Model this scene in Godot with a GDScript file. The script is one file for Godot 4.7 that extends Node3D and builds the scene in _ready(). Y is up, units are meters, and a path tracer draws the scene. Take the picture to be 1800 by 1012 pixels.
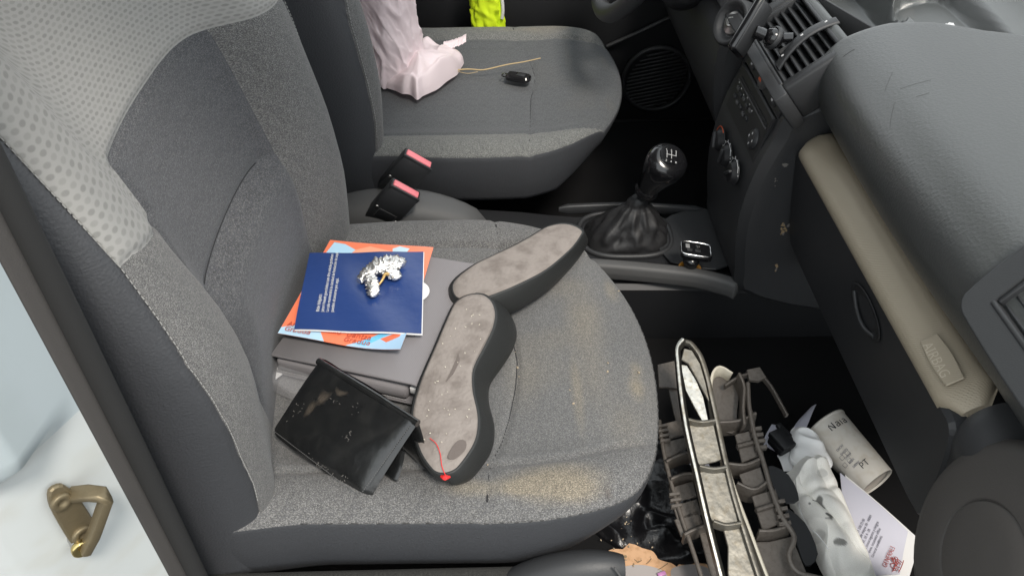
extends Node3D
# A small car's front seats seen through the open passenger door. x = forward, y = up, z = towards the open door; y 0 = car floor.

var rng := RandomNumberGenerator.new()
var nz := FastNoiseLite.new()
var cz := FastNoiseLite.new()
var M := {}
var used := {}

class Geo:
	var v := PackedVector3Array()
	var n := PackedVector3Array()
	var uv := PackedVector2Array()
	var c := PackedColorArray()
	var i := PackedInt32Array()
	func normals() -> Geo:
		n = PackedVector3Array()
		n.resize(v.size())
		for t in range(0, i.size(), 3):
			var a := i[t]
			var b := i[t + 1]
			var d := i[t + 2]
			var f := (v[d] - v[a]).cross(v[b] - v[a])
			n[a] += f
			n[b] += f
			n[d] += f
		for k in n.size():
			n[k] = n[k].normalized()
		return self
	func add(g: Geo, t := Transform3D()) -> Geo:
		var o := v.size()
		for k in g.v.size():
			v.append(t * g.v[k])
			n.append((t.basis * g.n[k]).normalized())
		uv.append_array(g.uv)
		for k in g.i:
			i.append(k + o)
		if g.c.size():
			c.append_array(g.c)
		return self
	func flip() -> Geo:
		for t in range(0, i.size(), 3):
			var a := i[t]
			i[t] = i[t + 1]
			i[t + 1] = a
		return self
	func mesh(mat: Material) -> ArrayMesh:
		var a := []
		a.resize(Mesh.ARRAY_MAX)
		a[Mesh.ARRAY_VERTEX] = v
		a[Mesh.ARRAY_NORMAL] = n
		if uv.size() == v.size():
			a[Mesh.ARRAY_TEX_UV] = uv
		if c.size() == v.size():
			a[Mesh.ARRAY_COLOR] = c
		a[Mesh.ARRAY_INDEX] = i
		var m := ArrayMesh.new()
		m.add_surface_from_arrays(Mesh.PRIMITIVE_TRIANGLES, a)
		if mat is StandardMaterial3D and mat.normal_enabled and not mat.uv1_triplanar and uv.size() == v.size():
			var st := SurfaceTool.new()
			st.create_from(m, 0)
			st.generate_tangents()
			m = st.commit()
		m.surface_set_material(0, mat)
		return m

func _ready() -> void:
	var cam := Camera3D.new()
	cam.name = "camera"
	cam.position = Vector3(0, 1.04, 0)
	cam.rotation_degrees = Vector3(-41, -1.5, 0)
	cam.fov = 39.4
	cam.near = .02
	cam.far = 200
	add_child(cam)
	var env := Environment.new()
	var sky := Sky.new()
	var sm := ProceduralSkyMaterial.new()
	sm.sky_top_color = Color(.88, .905, .92)
	sm.sky_horizon_color = Color(.94, .95, .95)
	sm.sky_curve = .2
	sm.ground_bottom_color = Color(.30, .30, .29)
	sm.ground_horizon_color = Color(.6, .6, .6)
	sky.sky_material = sm
	env.background_mode = Environment.BG_SKY
	env.sky = sky
	env.background_energy_multiplier = 1.0
	env.tonemap_mode = Environment.TONE_MAPPER_LINEAR
	env.tonemap_exposure = 2.2
	env.sdfgi_enabled = true
	env.ssao_enabled = true
	env.ssil_enabled = true
	var we := WorldEnvironment.new()
	we.name = "environment"
	we.environment = env
	add_child(we)
	var sun := DirectionalLight3D.new()
	sun.name = "sun"
	sun.light_energy = .5
	sun.light_angular_distance = 14
	sun.light_color = Color(1, .97, .93)
	sun.shadow_enabled = true
	sun.rotation_degrees = Vector3(-58, 25, 0)
	add_child(sun)
	nz.seed = 3
	nz.frequency = .11
	nz.fractal_octaves = 2
	cz.seed = 8
	cz.noise_type = FastNoiseLite.TYPE_CELLULAR
	cz.cellular_return_type = FastNoiseLite.RETURN_DISTANCE
	cz.frequency = .10
	cz.fractal_type = FastNoiseLite.FRACTAL_NONE
	make_materials()
	build_setting()
	build_body()
	build_dashboard()
	build_console()
	seat("passenger_seat", "grey cloth passenger seat in front, stained, with papers and shoes on it", Vector3(0, 0, -.757), false, 1.0, 1.0)
	seat("driver_seat", "dark cloth driver's seat behind the console with the pink bag on it", Vector3(.062, 0, -1.495), true, .35, .62, -.035)
	build_steering_wheel()
	build_papers()
	build_wallet()
	build_shoes()
	build_buckles()
	build_driver_side_things()
	build_phone_holder()
	build_charger()
	build_footwell()

# ---------- naming ----------
func numbered(s: String) -> String:
	if not used.has(s):
		used[s] = 0
		return s
	used[s] += 1
	return "%s_%03d" % [s, used[s]]

func tag(o: Node, label: String, category: String, group := "", kind := "") -> Node:
	o.set_meta("label", label)
	o.set_meta("category", category)
	if group: o.set_meta("group", group)
	if kind: o.set_meta("kind", kind)
	return o

func thing(called: String, label: String, category: String, at := Vector3.ZERO, turn := 0.0, group := "") -> Node3D:
	var o := Node3D.new()
	o.name = numbered(called)
	add_child(o)
	o.position = at
	o.rotation.y = turn
	tag(o, label, category, group)
	return o

func part(called: String, g: Geo, mat: Material, parent: Node, t := Transform3D()) -> MeshInstance3D:
	var o := MeshInstance3D.new()
	o.mesh = g.mesh(mat)
	o.transform = t
	var nm := called
	if parent == self:
		nm = numbered(called)
	else:
		var k := 0
		while parent.has_node(NodePath(nm)):
			k += 1
			nm = "%s_%03d" % [called, k]
	o.name = nm
	parent.add_child(o, true)
	return o

func struct(called: String, g: Geo, mat: Material) -> MeshInstance3D:
	var o := part(called, g, mat, self)
	o.set_meta("kind", "structure")
	return o

# ---------- shapes ----------
func T(at: Vector3, b := Basis()) -> Transform3D:
	return Transform3D(b, at)

func R(x: float, y: float, z: float) -> Basis:
	return Basis.from_euler(Vector3(deg_to_rad(x), deg_to_rad(y), deg_to_rad(z)))

func axes(x: Vector3, y: Vector3) -> Basis:
	var a := x.normalized()
	var c := a.cross(y).normalized()
	return Basis(a, c.cross(a), c)

func grid(nu: int, nv: int, f: Callable, us := 1.0, vs := 1.0) -> Geo:
	var g := Geo.new()
	for b in nv + 1:
		for a in nu + 1:
			var u := float(a) / nu
			var w := float(b) / nv
			g.v.append(f.call(u, w))
			g.uv.append(Vector2(u * us, w * vs))
	for b in nv:
		for a in nu:
			var k := b * (nu + 1) + a
			g.i.append_array(PackedInt32Array([k, k + 1, k + nu + 2, k, k + nu + 2, k + nu + 1]))
	return g.normals()

func rbox(s: Vector3, r: float, at := Vector3.ZERO, b := Basis(), k := 4) -> Geo:
	var g := Geo.new()
	var h := s * .5 - Vector3(r, r, r)
	for f in 6:
		var ax := f / 2
		var sg := 1.0 if f % 2 == 0 else -1.0
		var o := g.v.size()
		for p in k:
			for q in k:
				var d := Vector3.ZERO
				d[ax] = sg
				d[(ax + 1) % 3] = (-1.0 + 2.0 * p / (k - 1))
				d[(ax + 2) % 3] = (-1.0 + 2.0 * q / (k - 1)) * sg
				var m := d
				for e in 3:
					m[e] = tan(d[e] * PI / 4)
				m = m.normalized()
				var sn := Vector3(signf(d.x), signf(d.y), signf(d.z))
				g.v.append(b * (sn * h + m * r) + at)
				g.n.append(b * m)
				g.uv.append(Vector2(d[(ax + 1) % 3], d[(ax + 2) % 3]) * .5 + Vector2(.5, .5))
		for p in k - 1:
			for q in k - 1:
				var e := o + p * k + q
				g.i.append_array(PackedInt32Array([e, e + k + 1, e + k, e, e + 1, e + k + 1]))
	return g

func tube(pts: Array, r: Variant, sides := 8, smooth := 4, caps := true) -> Geo:
	var p: Array = pts if smooth <= 1 else smooth_path(pts, smooth)
	var g := Geo.new()
	var up := Vector3(0, 1, 0)
	var n := p.size()
	var nx := Vector3.ZERO
	for k in n:
		var d: Vector3 = (p[mini(k + 1, n - 1)] - p[maxi(k - 1, 0)]).normalized()
		if k == 0:
			if absf(d.dot(up)) > .9: up = Vector3(1, 0, 0)
			nx = d.cross(up).normalized()
		else:
			nx = (nx - d * nx.dot(d)).normalized()
		var ny := d.cross(nx)
		var rr: float = r.call(float(k) / (n - 1)) if r is Callable else r
		for s in sides + 1:
			var a := TAU * s / sides
			g.v.append(p[k] + (nx * cos(a) + ny * sin(a)) * rr)
			g.n.append(nx * cos(a) + ny * sin(a))
			g.uv.append(Vector2(float(s) / sides, float(k) / (n - 1)))
	for k in n - 1:
		for s in sides:
			var e := k * (sides + 1) + s
			g.i.append_array(PackedInt32Array([e, e + sides + 2, e + 1, e, e + sides + 1, e + sides + 2]))
	if caps:
		for q in 2:
			var k := 0 if q == 0 else n - 1
			var d: Vector3 = (p[0] - p[1]).normalized() if q == 0 else (p[n - 1] - p[n - 2]).normalized()
			var o := g.v.size()
			for s in sides:
				g.v.append(g.v[k * (sides + 1) + s])
				g.n.append(d)
				g.uv.append(Vector2.ZERO)
			for s in range(1, sides - 1):
				g.i.append_array(PackedInt32Array([o, o + s, o + s + 1] if q == 0 else [o, o + s + 1, o + s]))
	return g

func smooth_path(p: Array, m: int, closed := false) -> Array:
	var o := []
	var n := p.size()
	for k in (n if closed else n - 1):
		for s in m:
			var t := float(s) / m
			var a = p[k]
			var b = p[(k + 1) % n]
			var a0 = p[(k - 1 + n) % n] if closed else p[maxi(k - 1, 0)]
			var b1 = p[(k + 2) % n] if closed else p[mini(k + 2, n - 1)]
			var l: float = (b - a).length()
			var ma = ((b - a0) * .5).limit_length(minf(l, (a - a0).length() if a != a0 else l))
			var mb = ((b1 - a) * .5).limit_length(minf(l, (b1 - b).length() if b1 != b else l))
			var t2 := t * t
			var t3 := t2 * t
			o.append(a * (2 * t3 - 3 * t2 + 1) + ma * (t3 - 2 * t2 + t) + b * (3 * t2 - 2 * t3) + mb * (t3 - t2))
	if not closed: o.append(p[n - 1])
	return o

func lathe(prof: Array, sides := 24, t := Transform3D()) -> Geo:   # profile of Vector2(radius, height along y)
	var g := Geo.new()
	for k in prof.size():
		for s in sides + 1:
			var a := TAU * s / sides
			g.v.append(t * Vector3(cos(a) * prof[k].x, prof[k].y, sin(a) * prof[k].x))
			g.uv.append(Vector2(float(s) / sides, float(k) / (prof.size() - 1)))
	for k in prof.size() - 1:
		for s in sides:
			var e := k * (sides + 1) + s
			g.i.append_array(PackedInt32Array([e, e + sides + 2, e + 1, e, e + sides + 1, e + sides + 2]))
	return g.normals()

func loft(loops: Array, cap0 := true, cap1 := true) -> Geo:
	var g := Geo.new()
	var m: int = loops[0].size()
	for k in loops.size():
		for s in m + 1:
			g.v.append(loops[k][s % m])
			g.uv.append(Vector2(float(s) / m, float(k) / (loops.size() - 1)))
	for k in loops.size() - 1:
		for s in m:
			var e := k * (m + 1) + s
			g.i.append_array(PackedInt32Array([e, e + m + 2, e + 1, e, e + m + 1, e + m + 2]))
	for q in 2:
		if (q == 0 and not cap0) or (q == 1 and not cap1): continue
		var l: Array = loops[0] if q == 0 else loops[-1]
		var ce := Vector3.ZERO
		for p in l: ce += p / m
		var o := g.v.size()
		g.v.append(ce)
		g.uv.append(Vector2.ZERO)
		for p in l:
			g.v.append(p)
			g.uv.append(Vector2.ZERO)
		for s in m:
			var a := o + 1 + s
			var b := o + 1 + (s + 1) % m
			g.i.append_array(PackedInt32Array([o, a, b] if q == 0 else [o, b, a]))
	return g.normals()

func area(p: PackedVector2Array) -> float:
	var a := 0.0
	for k in p.size():
		a += p[k].cross(p[(k + 1) % p.size()])
	return a * .5

func inset(p: PackedVector2Array, d: float) -> PackedVector2Array:
	var o := PackedVector2Array()
	var n := p.size()
	for k in n:
		var a := (p[k] - p[(k - 1 + n) % n]).normalized()
		var b := (p[(k + 1) % n] - p[k]).normalized()
		var na := Vector2(-a.y, a.x)
		var nb := Vector2(-b.y, b.x)
		o.append(p[k] + (na + nb) * d / maxf(1.0 + na.dot(nb), .4))
	return o

func prism(poly: PackedVector2Array, depth: float, bev := 0.0, t := Transform3D(), smooth := false) -> Geo:   # extruded from z = 0 to z = depth, edges chamfered
	var p := poly.duplicate()
	if area(p) < 0: p.reverse()
	var g := Geo.new()
	var n := p.size()
	var rings := [[inset(p, bev) if bev > 0 else p, 0.0], [p, bev], [p, depth - bev], [inset(p, bev) if bev > 0 else p, depth]] if bev > 0 else [[p, 0.0], [p, depth]]
	for k in rings.size() - 1:
		if smooth:
			var o := g.v.size()
			for q in 2:
				for s in n:
					g.v.append(Vector3(rings[k + q][0][s].x, rings[k + q][0][s].y, rings[k + q][1]))
					var a := (p[s] - p[(s - 1 + n) % n]).normalized() + (p[(s + 1) % n] - p[s]).normalized()
					var nn := Vector3(a.y, -a.x, 0).normalized()
					if bev > 0 and k == 0: nn += Vector3(0, 0, -1)
					if bev > 0 and k == rings.size() - 2: nn += Vector3(0, 0, 1)
					g.n.append(nn.normalized())
			for s in n:
				var s2 := (s + 1) % n
				g.i.append_array(PackedInt32Array([o + s, o + n + s2, o + s2, o + s, o + n + s, o + n + s2]))
		else:
			for s in n:
				var s2 := (s + 1) % n
				var o := g.v.size()
				var q := [Vector3(rings[k][0][s].x, rings[k][0][s].y, rings[k][1]), Vector3(rings[k][0][s2].x, rings[k][0][s2].y, rings[k][1]), Vector3(rings[k + 1][0][s2].x, rings[k + 1][0][s2].y, rings[k + 1][1]), Vector3(rings[k + 1][0][s].x, rings[k + 1][0][s].y, rings[k + 1][1])]
				var nn: Vector3 = (q[1] - q[0]).cross(q[3] - q[0]).normalized()
				for e in 4:
					g.v.append(q[e])
					g.n.append(nn)
				g.i.append_array(PackedInt32Array([o, o + 2, o + 1, o, o + 3, o + 2]))
	for q in 2:
		var r: Array = rings[0] if q == 0 else rings[-1]
		var o := g.v.size()
		var tri := Geometry2D.triangulate_polygon(r[0])
		for s in n:
			g.v.append(Vector3(r[0][s].x, r[0][s].y, r[1]))
			g.n.append(Vector3(0, 0, -1 if q == 0 else 1))
		for s in range(0, tri.size(), 3):
			var a := tri[s]
			var b := tri[s + 1]
			var c := tri[s + 2]
			if ((r[0][b] - r[0][a]).cross(r[0][c] - r[0][a]) > 0) == (q == 1):
				var x := b
				b = c
				c = x
			g.i.append_array(PackedInt32Array([o + a, o + b, o + c]))
	for k in g.v.size():
		g.uv.append(Vector2(g.v[k].x, g.v[k].y))
		g.v[k] = t * g.v[k]
		g.n[k] = (t.basis * g.n[k]).normalized()
	return g

func P(a: Array) -> PackedVector2Array:   # flat list x, y, x, y ...
	var o := PackedVector2Array()
	for k in range(0, a.size(), 2):
		o.append(Vector2(a[k], a[k + 1]))
	return o

func smooth2(p: PackedVector2Array, m: int) -> PackedVector2Array:
	return PackedVector2Array(smooth_path(Array(p), m, true))

func pad(outline: PackedVector2Array, y0: float, h: float, wr: float, fr: float, nr := 40, sd := 0, power := 2.5, ext: Variant = null) -> Geo:   # a crumpled sheet or lump lying on a surface
	var n := outline.size()
	var c := Vector2.ZERO
	for p in outline: c += p / n
	var g := Geo.new()
	for k in nr + 1:
		var r := float(k) / nr
		for s in n + 1:
			var p := c.lerp(outline[s % n], r)
			var e := 1.0 - pow(r, power * 1.5)
			var w := nz.get_noise_3d(p.x * fr, sd * 37.1, p.y * fr)
			var w2 := cz.get_noise_3d(p.x * fr * 1.6 + 31, sd * 17.3, p.y * fr * 1.6) * 1.4 + .5 * cz.get_noise_3d(p.x * fr * 3.7 + 31, sd * 7.3, p.y * fr * 3.7)
			var w3 := 1.0 - 2.2 * absf(nz.get_noise_3d(p.x * fr * 2.0 + 31, sd * 17.3, p.y * fr * 2.0))
			var y := y0 + h * sqrt(maxf(e, 0.0)) + (w * wr + w2 * wr * .3 + w3 * absf(w3) * wr * .6) * minf(1.0, e * 4.0)
			if ext != null: y = ext.call(p, y, r)
			g.v.append(Vector3(p.x, y, p.y))
			g.uv.append(p)
	for k in nr:
		for s in n:
			var e := k * (n + 1) + s
			g.i.append_array(PackedInt32Array([e, e + n + 2, e + 1, e, e + n + 1, e + n + 2]))
	return g.normals()

func clip(g: Geo, f: PackedFloat32Array) -> Array:   # [where f > 0, where f <= 0], cut along f = 0
	var out := [Geo.new(), Geo.new()]
	var maps := [{}, {}]
	var hasc := g.c.size() > 0
	var put := func(side: int, a: int, b: int) -> int:
		var key := a * 1000003 + b if a < b else b * 1000003 + a
		var m: Dictionary = maps[side]
		if m.has(key): return m[key]
		var o: Geo = out[side]
		if a == b:
			o.v.append(g.v[a])
			o.n.append(g.n[a])
			o.uv.append(g.uv[a])
			if hasc: o.c.append(g.c[a])
		else:
			var t := f[a] / (f[a] - f[b])
			o.v.append(g.v[a].lerp(g.v[b], t))
			o.n.append(g.n[a].lerp(g.n[b], t).normalized())
			o.uv.append(g.uv[a].lerp(g.uv[b], t))
			if hasc: o.c.append(g.c[a].lerp(g.c[b], t))
		m[key] = o.v.size() - 1
		return o.v.size() - 1
	for t in range(0, g.i.size(), 3):
		var ids := [g.i[t], g.i[t + 1], g.i[t + 2]]
		var pos := 0
		for k in ids:
			if f[k] > 0: pos += 1
		for side in 2:
			if (side == 0 and pos == 0) or (side == 1 and pos == 3): continue
			var poly := []
			for k in 3:
				var a: int = ids[k]
				var b: int = ids[(k + 1) % 3]
				var ina := (f[a] > 0) == (side == 0)
				var inb := (f[b] > 0) == (side == 0)
				if ina: poly.append(put.call(side, a, a))
				if ina != inb: poly.append(put.call(side, a, b))
			for k in range(1, poly.size() - 1):
				out[side].i.append_array(PackedInt32Array([poly[0], poly[k], poly[k + 1]]))
	return out

func look(tab: Array, x: float) -> float:   # piecewise linear table of [x, y]
	if x <= tab[0][0]: return tab[0][1]
	for k in tab.size() - 1:
		if x <= tab[k + 1][0]:
			return lerpf(tab[k][1], tab[k + 1][1], (x - tab[k][0]) / (tab[k + 1][0] - tab[k][0]))
	return tab[-1][1]

func sdist(p: Vector2, poly: PackedVector2Array) -> float:   # > 0 inside
	var d := 1e9
	for k in poly.size():
		var q := Geometry2D.get_closest_point_to_segment(p, poly[k], poly[(k + 1) % poly.size()])
		d = minf(d, p.distance_to(q))
	return d if Geometry2D.is_point_in_polygon(p, poly) else -d

func words(parent: Node, s: String, h: float, t: Transform3D, mat: Material, called := "lettering", serif := false) -> MeshInstance3D:
	var m := TextMesh.new()
	var f := SystemFont.new()
	f.font_names = PackedStringArray(["Droid Serif" if serif else "Droid Sans"])
	m.font = f
	m.text = s
	m.font_size = 48
	m.pixel_size = h / 48.0
	m.depth = .0002
	m.curve_step = 2.0
	m.horizontal_alignment = HORIZONTAL_ALIGNMENT_LEFT
	m.material = mat
	var o := MeshInstance3D.new()
	o.mesh = m
	o.transform = t
	var nm := called
	var k := 0
	while parent.has_node(NodePath(nm)):
		k += 1
		nm = "%s_%03d" % [called, k]
	o.name = nm
	parent.add_child(o, true)
	return o

# ---------- materials ----------
func lin(r: float, g: float, b: float) -> Color:
	return Color(r, g, b).linear_to_srgb()

func as_tex(im: Image) -> ImageTexture:
	im.generate_mipmaps()
	return ImageTexture.create_from_image(im)

func noise_im(size: int, freq: float, oct: int, sd: int, kind := FastNoiseLite.TYPE_SIMPLEX_SMOOTH) -> Image:
	var f := FastNoiseLite.new()
	f.seed = sd
	f.noise_type = kind
	f.frequency = freq
	f.fractal_octaves = oct
	return f.get_seamless_image(size, size)

func bump(im: Image, k: float) -> ImageTexture:
	var b := im.duplicate()
	b.convert(Image.FORMAT_RGBA8)
	b.bump_map_to_normal_map(k)
	return as_tex(b)

func mk(c: Color, rough: float, d := {}) -> StandardMaterial3D:
	var m := StandardMaterial3D.new()
	m.albedo_color = lin(c.r, c.g, c.b)
	m.roughness = rough
	m.cull_mode = BaseMaterial3D.CULL_DISABLED
	m.metallic = d.get("metal", 0.0)
	m.metallic_specular = d.get("spec", .5)
	if d.has("at"):
		m.albedo_texture = d.at
	if d.has("nm"):
		m.normal_enabled = true
		m.normal_texture = d.nm
		m.normal_scale = d.get("ns", 1.0)
	if d.has("rt"):
		m.roughness_texture = d.rt
	if d.has("tri"):
		m.uv1_triplanar = true
		m.uv1_scale = Vector3.ONE / d.tri
	elif d.has("uv"):
		m.uv1_scale = Vector3(d.uv.x, d.uv.y, 1)
	if d.get("vc", false): m.vertex_color_use_as_albedo = true
	if d.has("coat"):
		m.clearcoat_enabled = true
		m.clearcoat = d.coat
		m.clearcoat_roughness = d.get("coatr", .2)
	if d.has("rim"):
		m.rim_enabled = true
		m.rim = d.rim
		m.rim_tint = .5
	if d.has("alpha"):
		m.transparency = BaseMaterial3D.TRANSPARENCY_ALPHA
		m.albedo_color.a = d.alpha
	return m

func speckle(size: int, base: float, fleck: float, count: int, len: float, wid: float, sd: int) -> Image:   # cloth of dark yarn with pale flecks
	rng.seed = sd
	var im := Image.create(size, size, false, Image.FORMAT_RGBA8)
	im.fill(lin(base, base * 1.01, base * 1.05))
	for k in count:
		var p := Vector2(rng.randf() * size, rng.randf() * size)
		var a := rng.randfn(0.2, .28)
		var t := lerpf(base * .45, fleck, pow(rng.randf(), 1.3))
		var col := lin(t, t * .985, t * .955)
		var ca := cos(a)
		var sa := sin(a)
		var r := int(ceil(len))
		for y in range(-r, r + 1):
			for x in range(-r, r + 1):
				var u := (x * ca + y * sa) / len
				var w := (-x * sa + y * ca) / wid
				if u * u + w * w < 1.0:
					im.set_pixel(posmod(int(p.x) + x, size), posmod(int(p.y) + y, size), col)
	return im

func knit(base: float, dot: float) -> Image:   # pale knit with staggered darker dimples
	var im := Image.create(512, 512, false, Image.FORMAT_RGBA8)
	rng.seed = 4
	for y in 512:
		for x in 512:
			var fy := y / 64.0
			var row := int(fy)
			var fx := x / 128.0 + (.5 if row % 2 == 1 else 0.0)
			var dx := fposmod(fx, 1.0) - .5
			var dy := fposmod(fy, 1.0) - .5
			var d := dx * dx / .15 + dy * dy / .11 + dx * dy * 1.6
			var k := smoothstep(1.35, .35, d) * (.75 + .25 * sin(row * 2.3 + int(fx) * 1.7))
			var line := .5 + .5 * sin((x * .55 + y * 1.1) * TAU / 9.0)
			var t := lerpf(base, dot, k) * (.88 + .2 * line + rng.randf() * .08)
			im.set_pixel(x, y, lin(t, t * .99, t * .955))
	return im

func make_materials() -> void:
	var grain := noise_im(256, .09, 3, 11)
	var grain_n := bump(noise_im(256, .07, 3, 12, FastNoiseLite.TYPE_CELLULAR), 2.5)
	var fine_n := bump(grain, 2.0)
	var soft_n := bump(noise_im(256, .02, 4, 13), 5.0)
	var wear := noise_im(512, .006, 5, 14)
	var sp := speckle(512, .150, .44, 9500, 4.6, 1.7, 1)
	var sp2 := speckle(512, .170, .42, 9000, 4.4, 1.7, 2)
	var spd := speckle(512, .105, .26, 9000, 4.4, 1.7, 3)
	var kn := knit(.46, .32)
	M.speckle = mk(Color(1, 1, 1), .95, {at = as_tex(sp), nm = bump(sp, 1.2), uv = Vector2(14, 14), vc = true, rim = .2})
	M.seat_front = mk(Color(1, 1, 1), .95, {at = as_tex(sp2), nm = bump(sp2, 1.2), uv = Vector2(16, 16), vc = true, rim = .2})
	M.insert = mk(Color(.97, 1, 1.08), .95, {at = as_tex(spd), nm = bump(spd, 1.0), uv = Vector2(16, 16), vc = true, rim = .2})
	M.knit = mk(Color(1, 1, 1), .95, {at = as_tex(kn), nm = bump(kn, 2.5), uv = Vector2(20, 22), vc = true, rim = .15})
	M.skirt = mk(Color(.046, .048, .053), .52, {nm = grain_n, ns = .9, tri = .05})
	M.thread = mk(Color(.3, .3, .29), .9)
	M.dark_thread = mk(Color(.02, .02, .022), .95)
	M.plastic = mk(Color(.028, .029, .031), .5, {nm = grain_n, ns = .35, tri = .04})
	M.dark_plastic = mk(Color(.012, .0125, .014), .5, {nm = fine_n, ns = .3, tri = .05})
	M.grey_plastic = mk(Color(.075, .075, .075), .6, {nm = fine_n, ns = .4, tri = .03})
	M.dash = mk(Color(.045, .048, .047), .40, {spec = 1.0, nm = grain_n, ns = .45, tri = .06})
	M.dash_top = mk(Color(.062, .067, .066), .40, {spec = .8, nm = fine_n, ns = .35, tri = .04})
	M.glove = mk(Color(.022, .023, .025), .42, {nm = fine_n, ns = .25, tri = .05})
	M.beige = mk(Color(.335, .288, .215), .46, {metal = .2, nm = bump(dimple(), 2.5), ns = .6, tri = .012})
	M.beige_light = mk(Color(.46, .40, .31), .6)
	M.grey_bezel = mk(Color(.042, .044, .046), .5, {nm = fine_n, ns = .3, tri = .04})
	M.pod = mk(Color(.058, .053, .049), .6, {nm = grain_n, ns = .4, tri = .04})
	M.rubber = mk(Color(.018, .018, .018), .85, {nm = fine_n, ns = .5, tri = .02})
	M.trim = mk(Color(.072, .066, .062), .75, {nm = fine_n, ns = .4, tri = .05})
	M.carpet = mk(Color(.013, .013, .0135), 1.0, {nm = fine_n, ns = 1.0, tri = .03, spec = .1})
	M.sill_carpet = mk(Color(.16, .16, .15), 1.0, {at = as_tex(speckle(256, .16, .35, 2500, 3.0, 1.6, 6)), nm = fine_n, tri = .05})
	M.paint = mk(Color(.42, .475, .495), .4, {at = as_tex(stained(wear, Color(1, 1, 1), Color(.93, .93, .92))), tri = .6, coat = .35, coatr = .2})
	M.dirty_paint = mk(Color(.50, .525, .52), .5, {at = as_tex(stained(noise_im(512, .012, 5, 24), Color(1, 1, 1), Color(.94, .92, .885), .5, .95)), tri = .35})
	M.brass = mk(Color(.19, .155, .095), .5, {metal = .6, nm = soft_n, ns = .4, tri = .04})
	M.brass_worn = mk(Color(.62, .5, .22), .22, {metal = 1.0})
	M.steel = mk(Color(.5, .49, .47), .35, {metal = 1.0, nm = soft_n, ns = .3, tri = .03})
	M.chrome = mk(Color(.46, .455, .42), .34, {metal = 1.0, at = as_tex(stained(noise_im(512, .02, 5, 31), Color(1, 1, 1), Color(.62, .55, .45), .5, .95)), nm = soft_n, ns = .25, tri = .12})
	M.chrome_face = mk(Color(.20, .19, .165), .46, {metal = .55, at = as_tex(stained(noise_im(512, .018, 5, 32), Color(1, 1, 1), Color(.74, .68, .58), .45, .95)), nm = soft_n, ns = .35, tri = .15})
	M.bracket = mk(Color(.105, .092, .08), .48, {at = as_tex(stained(noise_im(512, .03, 5, 33), Color(1, 1, 1), Color(.72, .70, .68))), nm = soft_n, ns = .25, tri = .1})
	M.dusty_edge = mk(Color(.62, .58, .48), .7, {nm = fine_n, ns = .6, tri = .03})
	M.folder = mk(Color(.25, .238, .248), .85, {at = as_tex(weave(1.0, .62)), nm = bump(weave(1.0, .3), 2.0), ns = .7, tri = .012, rim = .2})
	M.white_paper = mk(Color(.72, .72, .72), .7)
	M.lilac_paper = mk(Color(.55, .55, .63), .55)
	M.blue_paper = mk(Color(.016, .043, .165), .3, {nm = soft_n, ns = .12, tri = .12, coat = .4, coatr = .25})
	M.foil = mk(Color(.82, .81, .79), .30, {metal = .9, nm = bump(noise_im(256, .04, 3, 41, FastNoiseLite.TYPE_CELLULAR), 8.0), ns = 1.2, tri = .02})
	M.gold_foil = mk(Color(.65, .42, .16), .4, {metal = .6})
	M.black_leather = mk(Color(.016, .016, .0155), .22, {at = as_tex(stained(noise_im(512, .012, 5, 51), Color(.42, .45, .48), Color(1, 1, 1), .5, .9)), nm = soft_n, ns = .3, tri = .16, coat = .7, coatr = .2})
	M.shoe_leather = mk(Color(.018, .019, .019), .52, {nm = bump(weave(1.0, .2), 1.5), ns = 1.0, tri = .008})
	M.suede = mk(Color(.25, .222, .203), 1.0, {at = as_tex(stained(noise_im(512, .007, 5, 61), Color(1.0, 1.0, 1.0), Color(.66, .64, .63), .3, .95)), nm = fine_n, ns = .7, tri = .16})
	M.suede_dark = mk(Color(.13, .11, .10), 1.0, {nm = fine_n, ns = .9, tri = .03})
	M.red = mk(Color(.62, .02, .02), .6)
	M.button_red = mk(Color(.82, .22, .25), .45)
	M.pink_bag = mk(Color(.90, .77, .79), .42, {nm = soft_n, ns = .2, tri = .2})
	M.pink_bag.backlight_enabled = true
	M.pink_bag.backlight = lin(.25, .18, .18)
	M.vest = mk(Color(.60, .78, .01), .75)
	M.vest_grey = mk(Color(.6, .6, .6), .5)
	M.straw = mk(Color(.48, .36, .19), .8)
	M.gloss_black = mk(Color(.007, .007, .008), .2, {coat = .4, coatr = .1})
	M.boot = mk(Color(.015, .015, .016), .5, {nm = soft_n, ns = .3, tri = .05})
	M.white_mark = mk(Color(.62, .62, .62), .6)
	M.dim_mark = mk(Color(.25, .25, .25), .6)
	M.pale_mark = mk(Color(.4, .4, .4), .5)
	M.orange_mark = mk(Color(.6, .1, .03), .5)
	M.amber = mk(Color(.62, .27, .03), .4)
	M.silver = mk(Color(.8, .8, .8), .2, {metal = 1.0})
	M.screen = mk(Color(.03, .03, .03), .12)
	M.cup = mk(Color(.56, .53, .48), .65, {at = as_tex(stained(noise_im(256, .02, 4, 71), Color(1, 1, 1), Color(.88, .85, .8))), tri = .1})
	M.cup_in = mk(Color(.30, .27, .24), .7)
	M.ink = mk(Color(.01, .01, .012), .6)
	M.cloth = mk(Color(.88, .86, .81), .9, {at = as_tex(stained(noise_im(512, .02, 4, 72), Color(1, 1, 1), Color(.90, .89, .86))), nm = bump(weave(1.0, .5), .8), ns = .25, tri = .02, vc = true})
	M.cloth_plain = mk(Color(.80, .80, .79), .9)
	M.dull_thread = mk(Color(.09, .09, .09), .8)
	M.logo_red = mk(Color(.35, .05, .04), .7)
	M.print_grey = mk(Color(.12, .12, .15), .7)
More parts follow.
